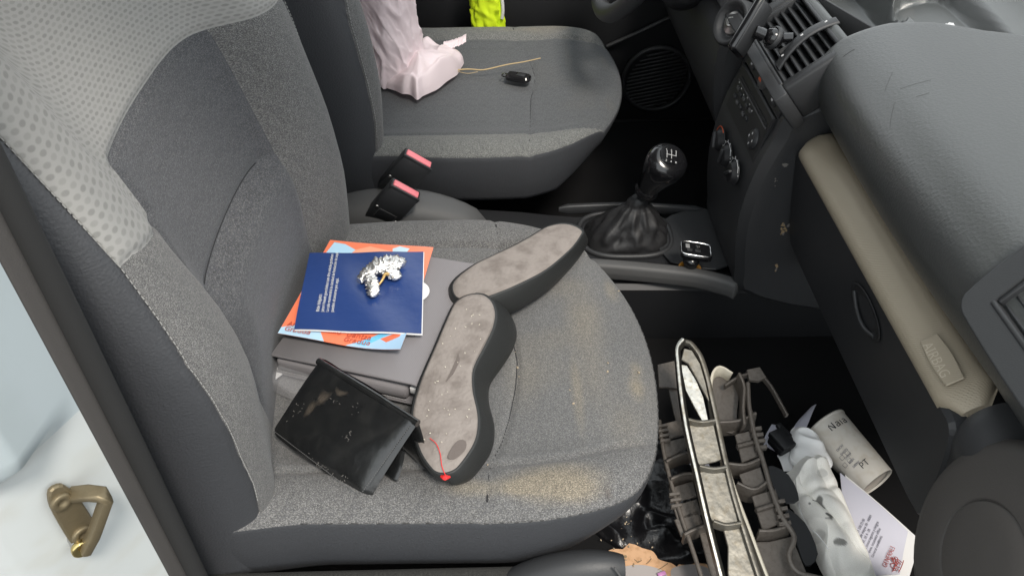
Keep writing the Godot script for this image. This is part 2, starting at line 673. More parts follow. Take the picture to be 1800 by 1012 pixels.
	M.card = mk(Color(.62, .38, .22), .85, {at = as_tex(stained(noise_im(512, .02, 5, 73), Color(1, 1, 1), Color(.82, .78, .72))), tri = .15})
	M.grey_paper = mk(Color(.40, .37, .36), .6)
	M.bag_black = mk(Color(.006, .006, .007), .3, {nm = soft_n, ns = .6, tri = .06})
	M.crumb = mk(Color(.42, .34, .24), .9)
	M.mud = mk(Color(.26, .19, .11), .95)
	M.dust = mk(Color(.15, .14, .13), .95)
	M.glass = mk(Color(.9, .95, .93), .02, {alpha = .06})
	M.headliner = mk(Color(.42, .42, .40), .95)
	M.asphalt = mk(Color(.06, .06, .06), .95, {nm = soft_n, tri = .3})
	M.sleeve = mk(Color(.5, .5, .52), .12, {alpha = .25, nm = soft_n, ns = .6, tri = .06})

func dimple() -> Image:
	var im := Image.create(64, 64, false, Image.FORMAT_RGBA8)
	for y in 64:
		for x in 64:
			var t := .5 + .25 * sin((x + y) * TAU / 16.0) + .25 * sin((x - y) * TAU / 16.0)
			im.set_pixel(x, y, Color(t, t, t))
	return im

func weave(a: float, b: float) -> Image:
	var im := Image.create(64, 64, false, Image.FORMAT_RGBA8)
	rng.seed = 9
	for y in 64:
		for x in 64:
			var over := (x / 8 + y / 8) % 2 == 0
			var s := absf(sin((x if over else y) * PI / 8.0))
			var t := lerpf(b, a, s) * (.9 + .1 * rng.randf())
			im.set_pixel(x, y, lin(t, t, t))
	return im

func stained(im: Image, a: Color, b: Color, lo := .40, hi := .85) -> Image:
	var o := Image.create(im.get_width(), im.get_height(), false, Image.FORMAT_RGBA8)
	for y in im.get_height():
		for x in im.get_width():
			var k := smoothstep(lo, hi, im.get_pixel(x, y).r)
			var c := a.lerp(b, k)
			o.set_pixel(x, y, lin(minf(c.r, 1), minf(c.g, 1), minf(c.b, 1)))
	return o

# ---------- seats ----------
const FN := [[.2, -.26], [.3, -.245], [.45, -.237], [.52, -.248], [.64, -.298], [.76, -.348], [1.0, -.455]]
const FF := [[.2, -.23], [.3, -.222], [.4, -.216], [.5, -.225], [.65, -.257], [.8, -.315], [1.0, -.415]]
const IN := [[.2, -.275], [.3, -.272], [.45, -.285], [.64, -.34], [.76, -.39], [1.0, -.487]]
const SIDE := [[.2, .204], [.35, .204], [.40, .194], [.467, .188], [.527, .188], [.584, .206], [.632, .219], [.75, .225], [1.0, .225]]
const KNIT := [[.2, .633], [.26, .63], [.33, .612], [.385, .598], [.42, .594], [1.0, .594]]

func knit_field(u: float, y: float) -> float:   # > 0 on the pale knit panel
	var a := y - .655
	var b := minf(y - look(KNIT, u), (.4165 - u) * 1.1)
	var k := clampf(.5 + (a - b) / .02, 0.0, 1.0)
	return lerpf(b, a, k) + .01 * k * (1.0 - k)

func soft_look(tab: Array, x: float) -> float:
	return .25 * (look(tab, x - .03) + 2.0 * look(tab, x) + look(tab, x + .03))

func dip(d: float, w: float) -> float:
	return exp(-(d / w) * (d / w))

func seat(called: String, label: String, at: Vector3, mirrored: bool, dust: float, detail: float, back := 0.0) -> Node3D:
	var t := thing(called, label, "car seat", at, 0, "front seats of the car")
	var sg := -1.0 if mirrored else 1.0
	# backrest: one padded skin, cut along its seams into cloth panels
	var nu := int(230 * detail)
	var nv := int(220 * detail)
	var g := Geo.new()
	var us := []
	for a in nu + 1:
		us.append(float(a) / nu)
	for b in nv + 1:
		var y := lerpf(.2, .975, float(b) / nv)
		var n := soft_look(FN, y)
		var f := soft_look(FF, y)
		var m := soft_look(IN, y)
		var side := look(SIDE, y)
		var top := smoothstep(.90, .975, y)
		var ks := [Vector2(.279, n - .16), Vector2(.283, n - .10), Vector2(.275, n - .03), Vector2(.242, n), Vector2(.187, n - .012), Vector2(.132, m + .004), Vector2(0, m - .008), Vector2(-.128, m + .004), Vector2(-.188, f - .014), Vector2(-.243, f), Vector2(-.278, f - .03), Vector2(-.286, f - .1), Vector2(-.283, f - .16)]
		for a in nu + 1:
			var u: float = us[a]
			var q := u * 12.0
			var k := mini(int(q), 11)
			var p: Vector2 = ks[k].cubic_interpolate(ks[k + 1], ks[maxi(k - 1, 0)], ks[mini(k + 2, 12)], q - k)
			var x := p.y
			x -= .0045 * dip(knit_field(u, y), .0045) * smoothstep(side, side + .02, u) * (1.0 - smoothstep(.78, .8, u))
			if y < .66:
				var cut := 1.0 - smoothstep(.645, .66, y)
				x -= .0045 * cut * (dip((u - .408) * 1.15, .004) + dip((u - .609) * 1.15, .004)) * smoothstep(.3, .36, y)
			if u > .40 and u < .62:                         # the fold across the lower cushion of the backrest
				var e := smoothstep(.40, .44, u) * (1.0 - smoothstep(.585, .615, u))
				x -= .009 * e * dip(y - .489, .006)
				x += .018 * e * smoothstep(.489, .462, y) * smoothstep(.30, .44, y)
				x -= .006 * e * smoothstep(.485, .50, y) * (1.0 - smoothstep(.5, .6, y))
			var zz := p.x
			zz -= signf(zz) * .004 * (dip((u - side) * 1.1, .0035) if u < .5 else dip((u - 1.0 + side) * 1.1, .0035))
			x += nz.get_noise_3d(zz * 14.0, y * 14.0, 3.0) * .0025
			x -= top * top * .05 * smoothstep(.3, .0, absf(x - n))
			g.v.append(Vector3(x + back, y, zz * sg))
			g.uv.append(Vector2(u * 1.0, y))
			var st := clampf(nz.get_noise_3d(zz * 9.0, y * 9.0, 40.0) * 1.2, 0.0, 1.0) * dust * .12
			var mo := .60 + .05 * nz.get_noise_3d(zz * 22.0, y * 22.0, 70.0) + .03 * nz.get_noise_3d(zz * 70.0, y * 70.0, 90.0)
			g.c.append(Color(mo, mo, mo).lerp(Color(.85, .76, .6), st))
	for b in nv:
		for a in nu:
			var k := b * (nu + 1) + a
			g.i.append_array(PackedInt32Array([k, k + 1, k + nu + 2, k, k + nu + 2, k + nu + 1]))
	var crease := []
	var row := int(round((.4885 - .2) / .775 * nv))
	for a in range(int(.435 * nu), int(.592 * nu), 2): crease.append(g.v[row * (nu + 1) + a] + Vector3(-.0004, 0, 0))
	part("fold_crease", tube(crease, .0012, 5, 1), M.dark_thread, t)
	if mirrored: g.flip()
	g.normals()
	var field := func(gg: Geo, fn: Callable) -> PackedFloat32Array:
		var o := PackedFloat32Array()
		for k in gg.uv.size():
			o.append(fn.call(gg.uv[k].x, gg.uv[k].y))
		return o
	var r: Array = clip(g, field.call(g, func(u, y): return minf(u - look(SIDE, y), 1.0 - look(SIDE, y) - u)))
	var halves := func(gg: Geo) -> Array: return clip(gg, field.call(gg, func(u, _y): return .5 - u))
	for half in halves.call(r[1]): part("backrest_side", half, M.skirt, t)
	var r2: Array = clip(r[0], field.call(r[0], func(u, y): return knit_field(u, y)))
	var kp: Geo = r2[0]
	for k in kp.uv.size():
		var u := kp.uv[k].x
		var sc := lerpf(.80, 1.28, smoothstep(.34, .46, u))
		kp.uv[k] = Vector2(.62 * minf(u, .41) + 1.75 * clampf(u - .41, 0, .2) + 1.1 * maxf(u - .61, 0), (kp.uv[k].y - .63) * sc)
	part("backrest_top_panel", kp, M.knit, t)
	var r3: Array = clip(r2[1], field.call(r2[1], func(u, y): return minf(u - .408, .609 - u)))
	part("backrest_centre_panel", r3[0], M.insert, t)
	for half in halves.call(r3[1]): part("backrest_bolster", half, M.speckle, t)
	var loops := []
	for y in [.22, .4, .6, .8, .93, .968, .985]:
		var n := look(FN, y) + back
		var e := .03 if y > .97 else 0.0
		loops.append([Vector3(n - .20 + e, y, -.25), Vector3(n - .20 + e, y, .25), Vector3(n - .158, y, .276), Vector3(n - .075 - e, y, .27 - e), Vector3(n - .075 - e, y, -.27 + e), Vector3(n - .158, y, -.276)])
	part("backrest_rear", loft(loops), M.skirt, t)
	# visible stitching along the side seams
	for s in [0, 1]:
		var st := Geo.new()
		for k in range(0, 110):
			var a := _back_at((.2 if s == 0 else .8), .32 + k * .0052, s, sg) + Vector3(back, 0, 0)
			var b := _back_at((.2 if s == 0 else .8), .32 + k * .0052 + .0034, s, sg) + Vector3(back, 0, 0)
			st.add(tube([a, b], .0006, 4, 1))
		part("seam_stitching", st, M.thread, t)
	# cushion: plan outline, domed, with a skirt of imitation leather
	var ol := smooth2(P([-.36, .265, -.2, .270, -.05, .273, .043, .273, .11, .262, .153, .24, .18, .191, .196, .114, .201, .03, .193, -.049, .172, -.122, .137, -.19, .079, -.241, 0, -.273, -.13, -.277, -.25, -.268, -.36, -.262, -.362, -.1, -.362, .1]), int(12 * detail))
	var nt := ol.size()
	var c0 := Vector2(-.06, 0)
	var nr := int(105 * detail)
	var ns := int(26 * detail)
	var h := Geo.new()
	var rr := PackedFloat32Array()
	for k in nr + ns + 1:
		for s in nt + 1:
			var e := ol[s % nt]
			var rad := float(k) / nr
			var p := c0.lerp(e, minf(rad, 1.0))
			var y := _cushion_y(p, minf(rad, 1.0))
			if rad > 1.0:
				var d := float(k - nr) / ns
				var yb := look([[.0, .165], [.06, .17], [.13, .225], [.17, .25], [.21, .255]], e.x)
				var out := (e - c0).normalized()
				p = e + out * (.004 * sin(d * PI) - .02 * d * d) - out * .03 * smoothstep(.8, 1.0, d)
				y = lerpf(_cushion_y(e, 1.0), yb, d) - .003 * dip(d, .08)
				p += out * nz.get_noise_3d(e.x * 10, y * 12, e.y * 10) * .006 * sin(d * PI)
			h.v.append(Vector3(p.x, y, p.y * sg))
			h.uv.append(Vector2(p.x, p.y))
			rr.append(rad)
			var q := p * 1.0
			var n1 := nz.get_noise_3d(q.x * 26.0, 5.0, q.y * 26.0)
			var n2 := nz.get_noise_3d(q.x * 90.0, 9.0, q.y * 90.0)
			var st := clampf(n1 * .9 + .12, 0, 1) * .30 * smoothstep(-.05, .12, q.x)
			for b in [[.06, .232, .04, .018, .95], [.03, .05, .02, .05, .2], [.08, .0, .05, .02, .22], [.12, .05, .02, .06, .3], [.0, .236, .05, .010, .4], [.02, .238, .014, .006, .5], [.085, .245, .02, .01, .4], [-.035, .237, .022, .010, .4], [.118, -.045, .022, .03, .45], [.172, .09, .010, .02, .9], [.176, .06, .008, .012, .6], [.098, .10, .006, .05, .5], [.163, -.10, .008, .02, .5], [.06, .05, .03, .03, .16], [.15, .15, .02, .03, .2], [.105, -.10, .03, .02, .3]]:
				var dd := Vector2((q.x - b[0]) / b[2], (q.y - b[1]) / b[3]).length()
				st += b[4] * smoothstep(1.7, .1, dd + n1 * .6 + n2 * .18)
			st *= dust
			var dk := smoothstep(.8, .2, Vector2((q.x - .118) / .008, (q.y - .247) / .016).length() + n2 * .6) * dust * (0.0 if mirrored else 1.0)
			var bm := .60 + .06 * nz.get_noise_3d(q.x * 18.0, 55.0, q.y * 18.0) + .03 * n2
			var base := Color(bm, bm, bm)
			if mirrored: base = Color(.62, .64, .62)
			h.c.append(base.lerp(Color(.98, .86, .66), clampf(st, 0, 1) * .95).lerp(Color(.3, .24, .2), dk * .6))
	for k in nr + ns:
		for s in nt:
			var e := k * (nt + 1) + s
			h.i.append_array(PackedInt32Array([e, e + nt + 2, e + 1, e, e + nt + 1, e + nt + 2]))
	if mirrored: h.flip()
	h.normals()
	var cut: Array = clip(h, _radii(h, rr))
	var skirt: Geo = cut[0]
	skirt.c = PackedColorArray()
	part("cushion_skirt", skirt, M.skirt, t)
	var top: Geo = cut[1]
	var strip := PackedFloat32Array()
	for p in top.uv:
		strip.append(absf(p.y) - _strip_at(p.x))
	var c2: Array = clip(top, strip)
	var wf := PackedFloat32Array()
	for p in c2[0].uv: wf.append(p.y)
	for half in clip(c2[0], wf): part("cushion_bolster", half, M.speckle, t)
	var fr := PackedFloat32Array()
	for p in c2[1].uv:
		fr.append(p.x - _front_seam(p.y))
	var c3: Array = clip(c2[1], fr)
	part("cushion_front_panel", c3[0], M.seat_front if not mirrored else M.insert, t)
	part("cushion_rear_panel", c3[1], M.seat_front if not mirrored else M.insert, t)
	var seam := []
	for k in 41:
		var w := lerpf(-.252, .252, k / 40.0)
		var x := _front_seam(w)
		seam.append(Vector3(x, _cushion_y(Vector2(x, w), .5) - .0003, w * sg))
	part("cushion_seam", tube(seam, .0011, 5, 1), M.dark_thread, t)
	if not mirrored: part("rail_cover", rbox(Vector3(.47, .10, .04), .012, Vector3(-.19, .163, .296)), M.sill_carpet, t)
	var edge := Geo.new()
	for k in 150:
		var s := int(k * nt * .45 / 150.0) + int(nt * .05)
		var e := ol[s % nt]
		var e2 := ol[(s + 1) % nt]
		var ea := Vector3(e.x, _cushion_y(e, 1.0) + .0006, e.y * sg)
		var eb := Vector3(e2.x, _cushion_y(e2, 1.0) + .0006, e2.y * sg)
		edge.add(tube([ea, ea.lerp(eb, .6)], .0006, 4, 1))
	part("edge_stitching", edge, M.dull_thread, t)
	return t

func _radii(_h: Geo, rr: PackedFloat32Array) -> PackedFloat32Array:
	var o := PackedFloat32Array()
	for r in rr: o.append(r - 1.0001)
	return o

func _back_at(_u: float, y: float, s: int, sg: float) -> Vector3:   # a point on the side seam of the backrest
	var n := soft_look(FN, y)
	var f := soft_look(FF, y)
	var side := look(SIDE, y)
	var m := soft_look(IN, y)
	var ks := [Vector2(.279, n - .16), Vector2(.283, n - .10), Vector2(.275, n - .03), Vector2(.242, n), Vector2(.187, n - .012), Vector2(.132, m + .004), Vector2(0, m - .008), Vector2(-.128, m + .004), Vector2(-.188, f - .014), Vector2(-.243, f), Vector2(-.278, f - .03), Vector2(-.286, f - .1), Vector2(-.283, f - .16)]
	var u := (side + .005) if s == 0 else (1.0 - side - .005)
	var q := u * 12.0
	var k := mini(int(q), 11)
	var p: Vector2 = ks[k].cubic_interpolate(ks[k + 1], ks[maxi(k - 1, 0)], ks[mini(k + 2, 12)], q - k)
	return Vector3(p.y + .0002, y, p.x * sg)

func _strip_at(x: float) -> float:
	return look([[-.4, .207], [-.06, .204], [.08, .197], [.166, .176], [.21, .16]], x)

func _front_seam(w: float) -> float:
	return look([[-.28, 0.0], [-.054, .013], [-.01, .021], [.033, .026], [.08, .022], [.128, .013], [.165, .003], [.2, -.011], [.26, -.014]], w)

func _cushion_y(p: Vector2, r: float) -> float:
	var a := absf(p.y)
	var y := .284
	y += .014 * smoothstep(.16, .235, a)
	y += .010 * smoothstep(.0, .12, p.x) * (1.0 - smoothstep(.2, .25, a) * .5)
	y -= .006 * dip(a - _strip_at(p.x), .005) * smoothstep(.205, .17, p.x)
	y -= .0035 * dip(p.x - _front_seam(p.y), .004)
	y += nz.get_noise_3d(p.x * 12.0, 0.0, p.y * 12.0) * .004 + nz.get_noise_3d(p.x * 40.0, 8.0, p.y * 40.0) * .0008
	y -= .012 * pow(maxf(0.0, (r - .86) / .14), 2.4)
	return y

func build_setting() -> void:
	var g := grid(1, 1, func(u, v): return Vector3(lerpf(-60, 60, u), -.32, lerpf(-60, 60, v)))
	struct("ground", g, M.asphalt)
	g = grid(60, 60, func(u, v):
		var x := lerpf(-1.3, .98, u)
		var z := lerpf(-1.84, -.47, v)
		return Vector3(x, .002 + nz.get_noise_3d(x * 30, 2, z * 30) * .003, z))
	struct("car_floor", g, M.carpet)

func build_body() -> void:
	var t := thing("parked_car", "pale blue car body with grey door opening trim on the left", "car")
	var prof := [Vector2(-.300, -.405), Vector2(-.3155, -.398), Vector2(-.322, -.396)]
	var shell := Geo.new()
	shell.add(rbox(Vector3(2.4, .04, 1.5), .015, Vector3(-1.05, 1.36, -1.13)))                 # roof, floor pan, bulkhead, sides
	part("roof", shell, M.headliner, t)
	part("floor_pan", rbox(Vector3(2.4, .05, 1.5), .01, Vector3(-.2, -.03, -1.13)), M.rubber, t)
	part("bulkhead", rbox(Vector3(.05, .75, 1.5), .01, Vector3(.93, .30, -1.13), R(0, 0, -10)), M.carpet, t)
	part("rear_bulkhead", rbox(Vector3(.05, .9, 1.5), .01, Vector3(-1.3, .42, -1.13)), M.carpet, t)
	part("windscreen", prism(P([-.92, 0, .68, 0, .56, .82, -.80, .82]), .005, 0, T(Vector3(1.02, .70, -1.13), axes(Vector3(0, 0, 1), Vector3(-.62, .78, 0)))), M.glass, t)
	var far := thing("driver_door", "dark inner panel of the closed driver's door with round ribbed speaker grille", "car door", Vector3(0, 0, -1.86))
	part("door_panel", rbox(Vector3(1.9, .70, .05), .015, Vector3(.0, .28, -.03)), M.dark_plastic, far)
	part("door_pocket", rbox(Vector3(.62, .17, .05), .02, Vector3(-.1, .10, .015)), M.dark_plastic, far)
	part("armrest", rbox(Vector3(.5, .06, .07), .02, Vector3(-.1, .46, .02)), M.dark_plastic, far)
	part("lower_ridge", tube([Vector3(.28, .20, .004), Vector3(.37, .245, .008), Vector3(.46, .29, .004)], .005, 6), M.plastic, far)
	var sc := Vector3(.412, .112, .0)
	part("speaker_surround", lathe([Vector2(.088, 0), Vector2(.09, .006), Vector2(.083, .011), Vector2(.079, .006), Vector2(.078, .001)], 40, T(sc, R(90, 0, 0))), M.plastic, far)
	for k in 15:
		var yy := -.07 + k * .01
		var hw := sqrt(maxf(0.0, .0775 * .0775 - yy * yy))
		part("slat", rbox(Vector3(hw * 2, .0052, .006), .0018, sc + Vector3(0, yy, .006), R(0, 0, 12)), M.plastic, far)
	# rear pillar and shut face of the open door, next to the camera
	var face := [Vector2(-.262, -.462), Vector2(-.268, -.436), Vector2(-.280, -.424), Vector2(-.290, -.421)]
	var pg := func(pr: Array, m: int) -> Geo:
		var sm := smooth_path(pr, m)
		return grid(sm.size() - 1, 40, func(u, v):
			var q: Vector2 = sm[int(round(u * (sm.size() - 1)))]
			return Vector3(q.x, lerpf(.15, 1.35, v) + nz.get_noise_3d(v * 20, q.x * 20, 0) * .001, q.y))
	part("door_seal", tube([Vector3(-.312, .10, -.434), Vector3(-.311, .5, -.434), Vector3(-.313, .9, -.434), Vector3(-.317, 1.33, -.434)], .0105, 12, 6), M.rubber, t)
	part("pillar_trim", pg.call([Vector2(-.38, -.475), Vector2(-.342, -.460), Vector2(-.318, -.438), Vector2(-.313, -.424), Vector2(-.3135, -.414), Vector2(-.3145, -.406), Vector2(-.318, -.402)], 4), M.trim, t)
	part("sill", rbox(Vector3(1.9, .16, .085), .02, Vector3(.2, .046, -.434)), M.sill_carpet, t)
	# painted shut face with its step
	var paint := grid(60, 120, func(u, v):
		var y := lerpf(.05, 1.35, v)
		var low := smoothstep(.592, .562, y)                                  # the face steps back below the latch shelf
		var s: float = u
		var x := -.314 - .010 * s - low * .056 * s
		var z := -.403 + .078 * s + low * .008 * sin(s * PI)
		x -= .045 * pow(smoothstep(.78, 1.0, s), 2.0)
		z += .006 * smoothstep(.78, 1.0, s)
		x -= .012 * smoothstep(.45, .30, y) * s
		return Vector3(x, y, z))
	var f := PackedFloat32Array()
	for p in paint.v: f.append(p.y - .576)
	var cutp: Array = clip(paint, f)
	part("shut_face", cutp[0], M.paint, t)
	part("lower_shut_face", cutp[1], M.dirty_paint, t)
	part("rear_wing", grid(8, 30, func(u, v): return Vector3(-.368 - u * 1.2 - .067 * smoothstep(.592, .562, lerpf(.0, 1.35, v)), lerpf(.0, 1.35, v), -.320 + .02 * sin(v * PI) * u)), M.paint, t)
	part("side_moulding", rbox(Vector3(1.2, .16, .03), .012, Vector3(-1.055, .44, -.318)), M.rubber, t)
	var sk := thing("door_striker", "brass coloured door striker plate and loop on the painted pillar", "door striker", Vector3(-.335, .496, -.3665))
	sk.scale = Vector3(.74, .74, .74)
	var bs := axes(Vector3(.62, 0, -.78), Vector3(0, 1, 0))
	part("plate", prism(smooth2(P([-.012, -.046, .009, -.046, .014, -.03, .013, .02, .007, .048, -.006, .052, -.013, .03, -.015, -.02]), 3), .007, .0018, T(Vector3.ZERO, bs)), M.brass, sk)
	for y in [-.028, .032]:
		part("bolt", lathe([Vector2(.0105, 0), Vector2(.0105, .003), Vector2(.009, .0045), Vector2(.005, .0045), Vector2(.0045, .002), Vector2(0, .002)], 20, T(bs * Vector3(-.003, y, .007), bs * R(90, 0, 0))), M.brass, sk)
	part("loop", loft(_bar([Vector3(.010, .028, -.004), Vector3(.03, .036, .0), Vector3(.046, .037, .003), Vector3(.05, .033, .005), Vector3(.022, -.02, .012), Vector3(.006, -.044, .016)], .0055, .0085)), M.brass, sk)
	part("pin", tube([Vector3(-.012, -.032, -.002), Vector3(.002, -.042, .014)], .0085, 14, 1), M.steel, sk)
	part("pin_head", lathe([Vector2(0, .0), Vector2(.0105, .0), Vector2(.0112, .002), Vector2(.0112, .006), Vector2(.009, .0075), Vector2(.006, .006), Vector2(0, .0055)], 22, T(Vector3(.001, -.0415, .0125), axes(Vector3(0, 1, 0), Vector3(.62, -.35, .7).cross(Vector3(0, 1, 0))).orthonormalized() * R(90, 0, 0))), M.brass_worn, sk)

func _bar(pts: Array, a: float, b: float) -> Array:   # loops of a flat bar along a path
	var o := []
	for k in pts.size():
		var d: Vector3 = (pts[mini(k + 1, pts.size() - 1)] - pts[maxi(k - 1, 0)]).normalized()
		var x := d.cross(Vector3(.6, 0, .8)).normalized()
		var y := d.cross(x)
		var l := []
		for s in 12:
			var q := TAU * s / 12
			l.append(pts[k] + x * a * signf(cos(q)) * pow(absf(cos(q)), .5) + y * b * signf(sin(q)) * pow(absf(sin(q)), .5))
		o.append(l)
	return o

# ---------- dashboard and console ----------
func vent(parent: Node, at: Vector3, b: Basis, w: float, h: float, n: int, across: bool) -> void:   # b.x along the width, b.y up, b.z outwards
	var d := .035
	for s in [-1, 1]:
		part("vent_frame", rbox(Vector3(w + .012, .006, d + .004), .0025, at + b * Vector3(0, s * (h * .5 + .003), -d * .5 + .002), b), M.plastic, parent)
		part("vent_frame", rbox(Vector3(.006, h, d + .002), .0025, at + b * Vector3(s * (w * .5 + .003), 0, -d * .5 + .001), b), M.plastic, parent)
	part("vent_back", rbox(Vector3(w, h, .004), .001, at + b * Vector3(0, 0, -d), b), M.rubber, parent)
	for k in n:
		var y := -h * .5 + h * (k + .5) / n
		part("slat", rbox(Vector3(w - .002, .0032, .017), .0012, at + b * Vector3(0, y, -.010), b * R(28, 0, 0)), M.plastic, parent)
	for k in 5:
		part("inner_vane", rbox(Vector3(.0016, h - .004, .012), .0006, at + b * Vector3(-w * .5 + w * (k + .5) / 5, 0, -.026), b), M.dark_plastic, parent)

func build_dashboard() -> Node3D:
	var t := thing("dashboard", "dark grey dashboard with beige airbag bar, air vents and radio panel", "dashboard")
	# padded airbag bulge in front of the passenger
	var ks := [Vector2(.487, .452), Vector2(.474, .470), Vector2(.456, .495), Vector2(.447, .527), Vector2(.452, .560), Vector2(.474, .588), Vector2(.515, .612), Vector2(.58, .633), Vector2(.66, .645), Vector2(.78, .651), Vector2(.96, .648)]
	var section := func(v: float) -> Vector2:
		var q := v * 10.0
		var k := mini(int(q), 9)
		return ks[k].cubic_interpolate(ks[k + 1], ks[maxi(k - 1, 0)], ks[mini(k + 2, 10)], q - k)
	var g := grid(110, 110, func(u, v):
		var q: Vector2 = section.call(v)
		var far := look([[.40, -1.03], [.47, -1.022], [.52, -1.004], [.56, -.972], [.60, -.925], [.65, -.885], [.75, -.865], [1.0, -.86]], q.x)
		var near := -.352
		var e: float = u * 1.08
		var z := lerpf(near, far, minf(e, 1.0))
		var x := q.x
		var y := q.y
		var ed := maxf(0.0, (e - .985) / .095)
		y -= .022 * ed * ed * smoothstep(.0, .3, v)
		x += .020 * ed * ed * (1.0 - smoothstep(.4, .7, v))
		z -= .006 * clampf((e - 1.0) / .08, 0, 1)
		x -= .010 * sin(clampf((z + 1.0) / .55, 0, 1) * PI) * smoothstep(.02, .2, v) * (1 - smoothstep(.6, .9, v))
		y += nz.get_noise_3d(x * 8, z * 8, 1) * .001
		return Vector3(x, y, z))
	part("airbag_cover", g, M.dash, t)
	var scr := Geo.new()
	rng.seed = 12
	for k in 6:
		var row := rng.randi_range(40, 80)
		var col := rng.randi_range(30, 96)
		var path := []
		var m := rng.randi_range(2, 9)
		var stp := Vector2i(1, 0) if k % 3 else Vector2i(1, 1)
		for e in m: path.append(g.v[mini(row + e * stp.x, 108) * 111 + mini(col + e * stp.y, 108)] + Vector3(-.0001, .0002, 0))
		scr.add(tube(path, rng.randf_range(.00012, .00028), 4, 1))
	part("scratches", scr, M.grey_plastic, t).set_meta("kind", "stuff")
	# upper shelf over the centre with two trays sunk into it
	var tr1 := smooth2(P([.478, -.985, .545, -1.016, .556, -1.036, .566, -1.14, .560, -1.25, .485, -1.25, .463, -1.20, .458, -1.08, .458, -1.0]), 4)
	var tr2 := smooth2(P([.562, -.924, .59, -.908, .617, -.900, .626, -.910, .636, -.99, .632, -1.10, .56, -1.10, .556, -.98]), 4)
	g = grid(150, 170, func(u, v):
		var x := lerpf(.466, .96, u * u * .5 + u * .5)
		var z := lerpf(-.872, -1.86, v * v * .55 + v * .45)
		var y := look([[.466, .567], [.49, .590], [.52, .602], [.56, .616], [.62, .634], [.70, .64], [.96, .642]], x)
		y = .25 * (2 * y + look([[.466, .567], [.49, .590], [.52, .602], [.56, .616], [.62, .634], [.70, .64], [.96, .642]], x + .012) + look([[.466, .567], [.49, .590], [.52, .602], [.56, .616], [.62, .634], [.70, .64], [.96, .642]], x - .012))
		var under := smoothstep(-.004, .02, (z - look([[.40, -1.003], [.52, -1.0], [.56, -.972], [.60, -.925], [.65, -.885], [.75, -.865], [1.0, -.86]], x)))
		y -= .02 * under
		if x < .66 and z > -1.3:
			y -= .055 * smoothstep(-.001, .006, sdist(Vector2(x, z), tr1))
			y -= .030 * smoothstep(-.001, .010, sdist(Vector2(x, z), tr2))
		return Vector3(x, y, z))
	part("upper_shelf", g, M.dash_top, t)
	part("tray_divider", rbox(Vector3(.004, .03, .17), .0015, Vector3(.505, .575, -1.09), R(0, 18, 0)), M.plastic, t)
	part("tray_clip", rbox(Vector3(.012, .006, .03), .002, Vector3(.525, .562, -1.03), R(0, 20, 0)), M.gloss_black, t)
	part("tray_clip", rbox(Vector3(.012, .006, .03), .002, Vector3(.538, .566, -1.035), R(0, 20, 0)), M.gloss_black, t)
	part("windscreen_gasket", tube([Vector3(.70, .662, -.45), Vector3(.705, .664, -.9), Vector3(.70, .662, -1.5)], .006, 8), M.rubber, t)
	# beige bar over the glove box
	var bl := []
	for k in 26:
		var f := k / 25.0
		var z := lerpf(-.497, -1.003, f)
		var e := 1.0
		var m := minf(f, 1.0 - f) * .506
		if m < .02: e = lerpf(.45, 1.0, sqrt(1.0 - pow(1.0 - m / .02, 2.0)))
		var l := []
		for s in 20:
			var a := TAU * s / 20
			l.append(Vector3(.464, .437, z) + Vector3(signf(cos(a)) * pow(absf(cos(a)), .62) * .029 * e, signf(sin(a)) * pow(absf(sin(a)), .75) * .0185 * e, 0).rotated(Vector3(0, 0, 1), deg_to_rad(38)))
		bl.append(l)
	var bar := part("airbag_bar", loft(bl), M.beige, t)
	var nrm := Vector3(-.616, .788, 0)
	var emb := axes(Vector3(0, 0, 1), Vector3(.788, .616, 0))
	var at := Vector3(.4488, .4533, -.553)
	part("badge", prism(smooth2(P([-.031, -.0085, -.029, -.0095, 0, -.0115, .029, -.0095, .031, -.0085, .031, .0085, .029, .0095, 0, .0115, -.029, .0095, -.031, .0085]), 3), .0022, .0008, T(at - nrm * .0005, emb)), M.beige, bar)
	words(bar, "AIRBAG", .0135, T(at + nrm * .0017 + Vector3(0, 0, -.025) + emb.y * -.0045, emb), M.beige_light)
	# glove box door on a leaning plane
	var gb := axes(Vector3(0, 0, 1), Vector3(.445 - .465, .43 - .27, 0))      # x along z, y up the door, z towards the seat... 
	var go := Vector3(.465, .27, 0)
	var door := smooth2(P([-.978, .0, -.995, .05, -1.003, .10, -1.004, .15, -.99, .163, -.5, .163, -.483, .150, -.478, .10, -.481, .05, -.49, .0, -.60, -.004, -.80, -.004]), 3)
	var gl := part("glove_box", prism(door, .022, .005, T(go - gb.z * .016, gb)), M.glove, t)
	part("handle_recess", lathe([Vector2(.0, .0), Vector2(.6, .0), Vector2(.9, .25), Vector2(1.0, .8), Vector2(1.12, 1.0), Vector2(1.18, .6)], 30, T(go + gb * Vector3(-.698, .118, .0058), gb * Basis.from_scale(Vector3(.040, .020, .0035)) * R(90, 0, 0))), M.dark_plastic, gl)
	part("handle_lip", tube([go + gb * Vector3(-.735, .118, .008), go + gb * Vector3(-.715, .104, .0095), go + gb * Vector3(-.69, .100, .010), go + gb * Vector3(-.665, .108, .008)], .0026, 6), M.plastic, gl)
	part("lower_trim", prism(P([-1.0, -.05, -1.0, .02, -.40, .02, -.40, -.04, -.5, -.06, -.7, -.055]), .02, .004, T(go - gb.z * .045, gb)), M.dark_plastic, t)
	# outer end of the dashboard with its round cover
	var es := smooth_path([Vector2(.56, .175), Vector2(.492, .205), Vector2(.468, .26), Vector2(.456, .33), Vector2(.446, .395), Vector2(.4405, .422), Vector2(.4465, .445), Vector2(.466, .460), Vector2(.50, .465)], 6)
